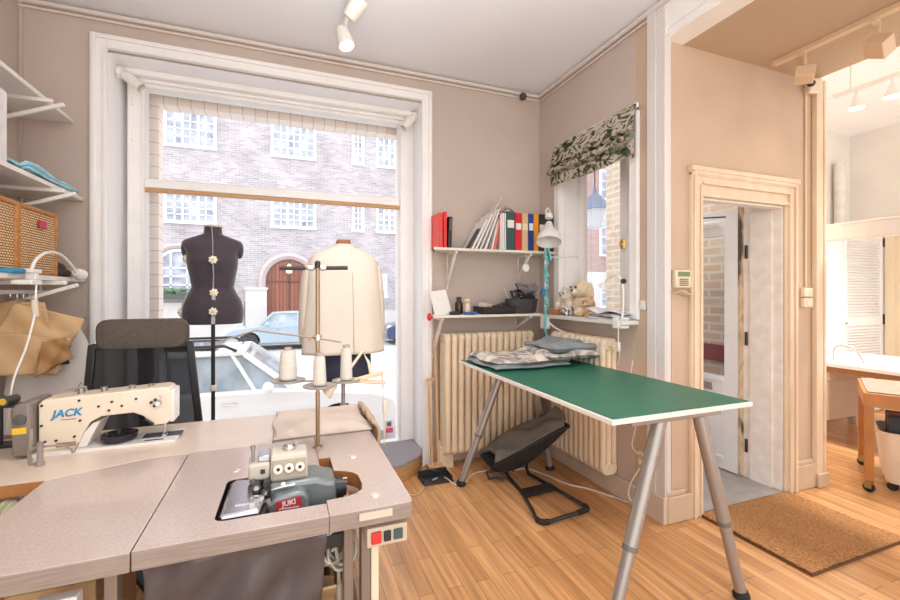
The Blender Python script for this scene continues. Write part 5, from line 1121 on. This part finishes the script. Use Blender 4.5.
MB().box(1.975, 2.99, 1.10, 2.025, 3.06, 1.20).build('clamp', lw_, dl, bevel=.006)
MB().tube(smooth([(2.01, 2.99, 1.15), (2.05, 2.92, 1.10), (2.10, 2.75, 1.05), (2.125, 2.6, 1.03)], 6), .008, 8).build('cord_tube', lw_, dl)
# plush toys on the sill
ZS = 1.215
def plush(name, label, c, s, col, ears, rz=0):
    x, y, z = c; t = thing(name, label, 'soft toy', c, 0, 'soft toys on the window sill')
    m = pm('plush %s' % (col,), col, .98, var=.12, vs=60, bump=.5, bs=150, sheen=.5)
    b = MB().ball((x, y, z+.065*s), .075*s, 16, 12, (.9, 1.05, .9)); b.build('body', m, t)
    MB().ball((x-.02*s, y, z+.165*s), .06*s, 16, 12, (1, 1.1, .95)).build('head', m, t)
    for k in (-1, 1):
        if ears == 'long': MB().ball((x-.005*s, y+k*.065*s, z+.14*s), .065*s, 12, 10, (.4, .35, 1)).build('ear', m, t)
        else: MB().ball((x-.015*s, y+k*.048*s, z+.215*s), .022*s, 12, 8, (.6, 1, 1)).build('ear', m, t)
        MB().ball((x-.07*s, y+k*.065*s, z+.03*s), .032*s, 12, 8, (1.5, 1, .9)).build('leg', m, t)
        MB().ball((x-.05*s, y+k*.075*s, z+.085*s), .026*s, 12, 8, (1.3, .9, 1.3)).build('arm', m, t)
    e = MB()
    for k in (-1, 1): e.ball((x-.077*s, y+k*.024*s, z+.178*s), .007*s, 8, 6)
    e.ball((x-.086*s, y, z+.158*s), .009*s, 8, 6); e.build('eyes_and_nose', blackp, t)
    MB().ball((x-.068*s, y, z+.15*s), .026*s, 12, 8, (.8, 1.1, .8)).build('muzzle', pm('pale plush muzzle', (.74, .66, .55), .98), t)
    return t
plush('plush_rabbit', 'long eared beige plush rabbit sitting in the middle of the window sill', (2.16, 2.74, ZS), 1.25, (.66, .52, .36), 'long')
plush('plush_bear', 'small tan teddy bear lying before the rabbit on the window sill', (2.11, 2.60, ZS-.005), .68, (.58, .36, .18), 'round')
plush('plush_lamb', 'pale cream soft toy beside the desk lamp on the window sill', (2.13, 2.88, ZS), .98, (.74, .66, .56), 'round')
pb_ = thing('pincushion_pot', 'white patterned pot at the front of the window sill', 'pot', (2.05, 2.80, ZS))
MB().lathe([(.03, 0), (.04, .01), (.043, .06), (.036, .062), (.0, .05)], (2.05, 2.80, ZS), 18).build('pot', rampmat('white pot with dark pattern', [(.45, (.08, .08, .09)), (.52, (.72, .68, .63)), (.8, (.76, .73, .7))], scale=30), pb_)
MB().box(2.01, 2.90, ZS, 2.09, 2.99, ZS+.05).build('brown_box', pm('reddish tan box', (.42, .20, .09), .6), bevel=.004, label='small reddish tan box on the sill beside the desk lamp clamp', cat='box')
for i, (z, r_, c_, lb) in enumerate(((ZS+.004, .1, (.70, .68, .66), 'bottom crumpled magazine of the pile on the window sill'), (ZS+.018, -.12, (.60, .62, .68), 'blue grey middle magazine of the pile on the window sill'), (ZS+.034, .22, (.76, .74, .72), 'topmost open white magazine of the pile on the window sill'))):
    def mg(u, v, z=z, r_=r_, i=i):
        a, b = (u-.5)*.20, (v-.5)*.30
        return V(2.11+a*math.cos(r_)-b*math.sin(r_), 2.36+a*math.sin(r_)+b*math.cos(r_), z+.012*i*abs(math.sin(v*PI*1.5))+.03*max(0, v-.72)*(i+1)*.5+.006*math.sin(u*5))
    MB().grid(mg, 10, 14).build('magazine', rampmat('printed page %d' % i, [(.35, tuple(q*.55 for q in c_)), (.5, c_), (1, c_)], scale=9), solid=.008, ang=70, label=lb, cat='magazine', group='magazines on the window sill')
gl_ = thing('gooseneck_lamp', 'small white gooseneck lamp clamped to the near end of the window sill', 'lamp', (2.02, 2.19, 1.19))
MB().tube(smooth([(2.03, 2.19, 1.23), (2.035, 2.185, 1.35), (2.04, 2.20, 1.46), (2.045, 2.25, 1.505), (2.05, 2.33, 1.50), (2.05, 2.38, 1.46)], 6), .007, 10).build('gooseneck', lw_, gl_)
MB().lathe([(.01, 0), (.014, .01), (.03, .04), (.028, .042), (.01, .02)], (2.05, 2.375, 1.468), 18, (0, .55, -.8)).build('lamp_shade', lw_, gl_)
MB().cyl((2.03, 2.19, 1.47), (2.05, 2.19, 1.47), .016, n=12).build('dark_joint', blackp, gl_)
MB().box(1.985, 2.17, 1.165, 2.07, 2.225, 1.182).box(1.985, 2.17, 1.216, 2.07, 2.225, 1.235).box(1.98, 2.17, 1.165, 2.0, 2.225, 1.235).build('clamp', lw_, gl_, bevel=.004)
MB().tube(smooth([(1.99, 2.18, 1.17), (1.985, 2.175, 1.10), (1.99, 2.17, 1.0), (2.0, 2.2, .93)], 5), .003, 6).build('cord', lw_, gl_); MB().box(1.975, 2.163, 1.02, 1.995, 2.183, 1.08).build('cord_switch', lw_, gl_, bevel=.005)
# roman blind
leafab = rampmat('botanical print cloth', [(.30, (.012, .014, .012)), (.42, (.05, .065, .035)), (.47, (.15, .17, .09)), (.52, (.50, .42, .34)), (.60, (.62, .54, .46)), (.70, (.10, .10, .07))], scale=9, detail=4, stretch=(1, 1, 1.6), dist=2.2)
rb2 = thing('roman_blind', 'leaf patterned roman blind folded up above the small side window', 'blind', (2.1, 2.61, 2.29))
def bf(u, v):
    y = 2.155+u*.91; z = 2.615-v*.325
    k = [(0, .02), (.42, .045), (.50, .065), (.53, .03), (.60, .075), (.70, .085), (.73, .035), (.80, .05), (1, .04)]
    for (a, p), (b, q) in zip(k, k[1:]):
        if v <= b: o = p+(q-p)*(v-a)/(b-a); break
    return V(2.13-o-.004*math.sin(u*11+v*5), y, z-.012*math.sin(u*5)*v-.02*u*v)
MB().grid(bf, 30, 50).build('cloth', leafab, rb2, solid=.004, ang=60)
MB().box(2.118, 2.158, 2.595, 2.135, 3.062, 2.625).build('headrail', whitem, rb2); MB().tube([(2.10, 2.17, 2.30), (2.10, 2.17, 2.27)], .006, 8).build('cord_end', blackp, rb2)

# ------------------------------------------------------------------ door wall fittings
kpad = thing('alarm_keypad', 'cream alarm keypad with green display beside the door casing', 'keypad', (2.27, 1.96, 1.41))
kb = MB().box(2.205, 1.935, 1.425, 2.335, 1.97, 1.535).build('case', pm('cream keypad plastic', (.74, .62, .46), .45), kpad, bevel=.008)
MB().box(2.222, 1.932, 1.495, 2.318, 1.937, 1.523).build('display', pm('green display', (.13, .20, .06), .3), kb)
kk = MB()
for i in range(4):
    for j in range(4): kk.box(2.235+i*.019, 1.932, 1.437+j*.012, 2.248+i*.019, 1.937, 1.445+j*.012)
kk.build('keys', pm('dark keypad keys', (.20, .15, .10), .5), kb)
MB().grid(lambda u, v: V(2.20+u*.145, 1.968-v*.05, 1.385+.012*math.sin(u*6)+v*.012), 8, 4).build('paper_note', pm('cream paper note', (.72, .60, .46), .8), kpad, solid=.004, ang=80)
MB().bar((2.20, 1.965, 0.2), (2.20, 1.965, 1.4), .012, .01).build('cable_duct', doorpaint, kpad)
ic = thing('wall_switch', 'cream double switch box on the wall right of the door casing', 'switch', (3.49, 1.96, 1.3))
MB().box(3.43, 1.94, 1.365, 3.53, 1.97, 1.43).build('upper_box', creamplastic, ic, bevel=.006); MB().box(3.43, 1.94, 1.29, 3.53, 1.97, 1.358).build('lower_box', creamplastic, ic, bevel=.006)
MB().box(3.455, 1.935, 1.305, 3.505, 1.941, 1.345).build('rocker', plasticw, ic, bevel=.002)
MB().tube([(3.48, 1.962, 1.43), (3.48, 1.962, 2.84)], .007, 8).build('cable_duct', casing_m, ic)
md = thing('motion_detector', 'cream motion detector high in the passage corner near the track', 'detector', (3.5, 1.93, 2.83))
MB().obox((3.50, 1.93, 2.86), (.08, .06, .10), (.2, 0, -.3)).build('case', creamplastic, md, bevel=.01); MB().ball((3.46, 1.915, 2.87), .025, 12, 8).build('dark_lens', blackp, md)
# coir mat
cmat = thing('coir_doormat', 'large brown coir mat on the floor in front of the doorway', 'doormat', (2.83, 1.64, 0))
coir = rampmat('brown coir', [(.3, (.26, .108, .033)), (.5, (.41, .19, .065)), (.66, (.46, .23, .09)), (.76, (.68, .46, .29))], scale=95, detail=5, bump=.9)
MB().grid(lambda u, v: V(2.42+u*.83, 1.335+v*.615, .018+random.uniform(-.0035, .0035)), 120, 90).build('pile', coir, cmat, fix=True)
MB().box(2.418, 1.332, .001, 3.252, 1.952, .014).build('backing', pm('dark mat backing', (.14, .06, .025), .9), cmat)
# passage ceiling track with barn-door spots
tk = thing('ceiling_track_light', 'cream ceiling track with square spot heads along the passage ceiling', 'track light', (3.04, 1.2, 2.90))
ctk = pm('cream track enamel', (.70, .53, .36), .5)
MB().box(3.02, -.6, 2.905, 3.065, 1.90, 2.93).build('track', ctk, tk)
MB().box(3.065, -.6, 2.908, 3.07, 1.75, 2.918).build('black_groove', blackp, tk)
for y, x, rot, sz in ((1.735, 3.07, (.15, .2, .6), .10), (1.385, 3.10, (.6, .6, .3), .105)):
    h_ = MB().cyl((x, y, 2.905), (x, y, 2.82), .008, n=10).build('stem', ctk, tk)
    MB().bar((3.04, y, 2.905), (x, y, 2.902), .03, .012).build('mount_arm', ctk, h_)
    MB().obox((x, y, 2.775), (sz, sz, sz*.75), rot).build('square_head', ctk, h_, bevel=.004)

# ------------------------------------------------------------------ back room seen through the opening
S('trim_9', MB().box(3.84, -.7, 1.79, 3.96, 2.2, 1.905).box(3.83, -.7, 1.895, 3.97, 2.2, 1.91), pm('white cross beam paint', (.80, .77, .74), .45), bevel=.004)
ws = thing('work_table', 'long white work table in the back room', 'table', (5.2, 1.9, 0))
MB().box(4.66, .6, .715, 5.75, 2.86, .75).build('tabletop', pm('white table laminate', (.84, .80, .76), .35), ws, bevel=.003)
MB().box(4.70, .65, .66, 5.7, 2.8, .715).build('apron', pm('orange brown apron wood', (.36, .17, .06), .5), ws)
for x in (4.75, 5.65):
    for y in (.7, 2.75): MB().box(x-.025, y-.025, 0, x+.025, y+.025, .70).build('leg', greym, ws)

db = MB().box(4.78, 2.5, .19, 5.40, 2.82, .56).build('drawer_box', pm('beige chest board', (.66, .54, .43), .6), ws, bevel=.005); MB().box(4.765, 2.485, .565, 5.415, 2.835, .66).build('upper_drawer', pm('beige chest board', (.66, .54, .43), .6), db, bevel=.005)
cs3 = thing('white_machine', 'white domestic sewing machine at the rear of the white work table', 'sewing machine', (5.1, 1.4, .75))
MB().box(4.95, 1.55, .75, 5.17, 2.05, .82).build('base', jw, cs3, bevel=.01); MB().box(4.98, 1.55, .82, 5.12, 1.72, 1.02).build('column', jw, cs3, bevel=.01); MB().box(4.98, 1.55, .95, 5.12, 2.05, 1.03).build('arm', jw, cs3, bevel=.01)
MB().cyl((4.945, 1.75, .79), (4.952, 1.75, .79), .012, n=12).cyl((4.945, 1.86, .79), (4.952, 1.86, .79), .012, n=12).build('grey_buttons', greym, cs3)
MB().tube(smooth([(4.85, 2.50, .75), (4.86, 2.50, .86), (4.88, 2.45, .90), (4.9, 2.36, .87), (4.92, 2.3, .75)], 6), .008, 8).build('wire_loop', greym, label='grey wire loop standing on the white work table beside the opening', cat='loop')
clo = thing('louvred_closet', 'white closet with louvred door in the back room corner', 'closet', (6.0, 3.1, 0))
MB().box(5.25, 2.93, 0, 6.595, 3.225, 2.12).build('carcass', white, clo)
MB().box(5.27, 2.905, .03, 5.80, 2.93, 2.09).build('plain_door', white, clo, bevel=.003)
ld_ = MB().box(5.815, 2.9, .03, 5.87, 2.93, 2.09).box(6.52, 2.9, .03, 6.59, 2.93, 2.09).box(5.87, 2.9, 2.02, 6.52, 2.93, 2.09).box(5.87, 2.9, .03, 6.52, 2.93, .12).box(5.87, 2.9, 1.02, 6.52, 2.93, 1.10)
for k in range(58):
    z = .14+k*.0325
    if 1.0 < z < 1.12: continue
    ld_.obox((6.195, 2.915, z), (.65, .028, .006), (.7, 0, 0))
lo_ = ld_.build('louvred_door', white, clo)
MB().lathe([(.006, 0), (.014, .01), (.012, .02), (0, .022)], (5.84, 2.9, 1.05), 12, (0, -1, 0)).build('knob', greym, lo_)
for z0, z1 in ((1.02, 1.14), (1.93, 2.03)): MB().box(6.57, 2.885, z0, 6.594, 2.91, z1).build('black_hinge', blackp, lo_)
S('door_2', MB().box(6.57, 2.80, 0, 6.6, 2.88, 2.2).box(6.585, 1.2, 0, 6.6, 2.80, 2.2).box(6.57, 1.1, 2.2, 6.6, 2.88, 2.28), pm('cream door panel', (.74, .62, .45), .6))
S('trim_10', MB().box(6.0, 3.2, 2.12, 6.09, 3.23, 2.86).box(5.2, 3.2, 2.80, 6.0, 3.23, 2.86).box(5.2, 3.22, 2.12, 6.0, 3.229, 2.80), pm('pale yellow cupboard paint', (.78, .66, .48), .6))
pp_ = MB().cyl((6.25, 3.16, 2.12), (6.25, 3.16, 2.95), .055, n=18).build('service_pipe', pm('stained white pipe', (.74, .70, .66), .6, var=.1, vs=9), label='thick white pipe rising above the closet in the back room', cat='pipe')
wla = thing('wall_lamp', 'small brass and white wall lamp above the closet in the back room', 'lamp', (5.62, 3.2, 2.6))
MB().lathe([(.05, 0), (.05, .015), (0, .02)], (5.72, 3.22, 2.74), 16, (0, -1, 0)).tube([(5.72, 3.2, 2.74), (5.66, 3.12, 2.74)], .012, 8).build('mount', pm('brass lamp', (.6, .45, .2), .35, metal=.7), wla)
MB().lathe([(.02, 0), (.05, .04), (.07, .10), (.062, .10), (.02, .02)], (5.66, 3.12, 2.74), 18, (-.5, -.5, -.6)).build('lamp_shade', lw_, wla)
tb = thing('ceiling_track_light', 'white ceiling track with lit spots in the back room', 'track light', (4.5, 1.5, 3.3))
MB().box(4.49, .3, 3.10, 4.525, 2.32, 3.13).tube([(4.507, 2.32, 3.12), (4.507, 3.2, 3.1)], .004, 6).build('track', spotm, tb)
for y in (.7, 1.6, 2.2): MB().cyl((4.507, y, 3.13), (4.507, y, 3.34), .006, n=8).build('suspension_rod', spotm, tb)
for y in (1.93, 2.16, 1.3):
    h_ = MB().cyl((4.507, y, 3.10), (4.507, y, 3.03), .01, n=10).lathe([(.02, 0), (.028, .03), (.04, .06), (.06, .10), (.055, .10), (.03, .06)], (4.507, y, 3.05), 20, (0, 0, -1)).build('spot_head', spotm, tb)
    MB().lathe([(0, 0), (.05, 0), (.045, .008), (0, .012)], (4.507, y, 2.962), 18, (0, 0, -1)).build('bulb', emitw, h_)
# trolley
tr_ = thing('wooden_trolley', 'orange brown wooden trolley with grey top and caster wheels before the back room table', 'trolley', (4.2, 1.7, 0))
tw = pm('orange brown lacquered wood', (.46, .19, .05), .4, var=.15, vs=4, stretch=(2, 2, 1))
A_ = V(3.82, 1.76, 0); e1 = V(.88, .475, 0); e2 = V(.475, -.88, 0)
def q4(a, b, z0, z1, w1, w2):
    c = A_+e1*a+e2*b; return MB().loft([[c+e1*i*w1/2+e2*j*w2/2+V(0, 0, z) for i, j in ((-1, -1), (1, -1), (1, 1), (-1, 1))] for z in (z0, z1)])
for a, b in ((0, 0), (.62, 0), (0, .60), (.62, .60)):
    lg = q4(a, b, .085, .66, .05, .05).build('leg', tw, tr_, bevel=.003)
    c = A_+e1*a+e2*b
    MB().cyl(c+V(-.012, 0, .032), c+V(.012, 0, .032), .031, n=18).build('caster_wheel', blackrub, lg); MB().box(c.x-.018, c.y-.02, .03, c.x+.018, c.y+.02, .085).build('caster_fork', pm('dull brass fork', (.4, .3, .15), .35, metal=.8), lg)
q4(.31, .30, .60, .695, .68, .66).build('apron', tw, tr_, bevel=.004); q4(.31, .30, .695, .705, .64, .62).build('top', pm('grey brown trolley top', (.33, .26, .20), .6, var=.1, vs=20), tr_)
q4(.31, .30, .09, .11, .60, .60)
bk2 = thing('storage_bin', 'white curved bin filled with dark magazines standing by the trolley', 'bin', (4.15, 1.55, 0))
bc = A_+e1*.25+e2*.24
bn = MB()
bn.loft([[bc+e1*x*s_+e2*y*s_+V(0, 0, z) for x, y in rrect(.36, .34, .06, 5)] for z, s_ in ((.06, .86), (.10, .93), (.40, 1.1), (.42, 1.12), (.42, 1.06), (.12, .86), (.09, .8))], caps=True)
bn.build('shell', pm('white bin plastic', (.76, .66, .54), .45), bk2)
for i, j in ((-1, -1), (1, -1), (1, 1), (-1, 1)):
    c = bc+e1*i*.11+e2*j*.11; MB().cyl(c+V(-.012, 0, .03), c+V(.012, 0, .03), .03, n=14).cyl(c+V(0, 0, .03), c+V(0, 0, .07), .01, n=8).build('caster', blackrub, bk2)
MB().obox(bc-e1*.19+V(0, 0, .36), (.02, .10, .035), (0, 0, math.atan2(e1.y, e1.x))).build('dark_handle', blackp, bk2)
for i, (dx, col, lb) in enumerate(((-.10, (.02, .02, .022), 'black folder at the front of the white bin'), (-.06, (.03, .03, .04), 'dark folder second from the front in the white bin'), (-.01, (.40, .05, .05), 'dark red folder inside the white bin'), (.05, (.02, .02, .02), 'black folder at the back of the white bin'), (.10, (.05, .05, .05), 'charcoal folder leaning at the rear of the white bin'))):
    MB().obox(bc+e1*dx+V(0, 0, .36+.01*(i % 3)), (.028, .26, .30), (0, .1, math.atan2(e1.y, e1.x))).build('folder', pm('folder %d' % i, col, .5), label=lb, cat='folder', group='folders in the white bin')

# ------------------------------------------------------------------ light
def lamp(name, kind, loc, energy, col, size=.1, rot=None, spot=None, blend=.6):
    l = bpy.data.lights.new(name, kind); l.energy = energy; l.color = col
    if kind == 'AREA': l.size = size
    elif kind in ('POINT', 'SPOT'): l.shadow_soft_size = size
    if kind == 'SPOT': l.spot_size = math.radians(spot); l.spot_blend = blend
    o = bpy.data.objects.new(name, l); COL.objects.link(o); o.location = loc
    if rot: o.rotation_euler = rot
    return o
sun = lamp('sun', 'SUN', (0, 0, 20), SUN, (1, .95, .88)); sun.data.angle = math.radians(20); sun.rotation_euler = V(.55, .05, -.8).to_track_quat('-Z', 'Y').to_euler()
for x, y, z, e, c, d in ((.36, 1.3, 3.0, 26, (1, .93, .87), 0), (.36, 2.5, 2.95, 10, (1, .93, .87), 0), (3.07, 1.70, 2.74, 3, (1, .80, .56), 0), (3.08, 1.38, 2.72, 4, (1, .80, .56), 0), (4.507, 1.93, 2.9, 50, (1, .95, .88), 0), (4.507, 2.16, 2.9, 50, (1, .95, .88), 0), (4.507, 1.3, 2.9, 85, (1, .95, .88), 0)):
    lamp('spot_lamp', 'SPOT', (x, y, z), e*LAMPK, c, .06, (0, 0, 0), 125, .9)
lamp('added_uplight', 'SPOT', (.36, 1.25, 2.55), 30*LAMPK, (.97, .98, 1), .06, (PI, 0, 0), 165, .6)  # added lamp with no fixture, brightens the ceiling
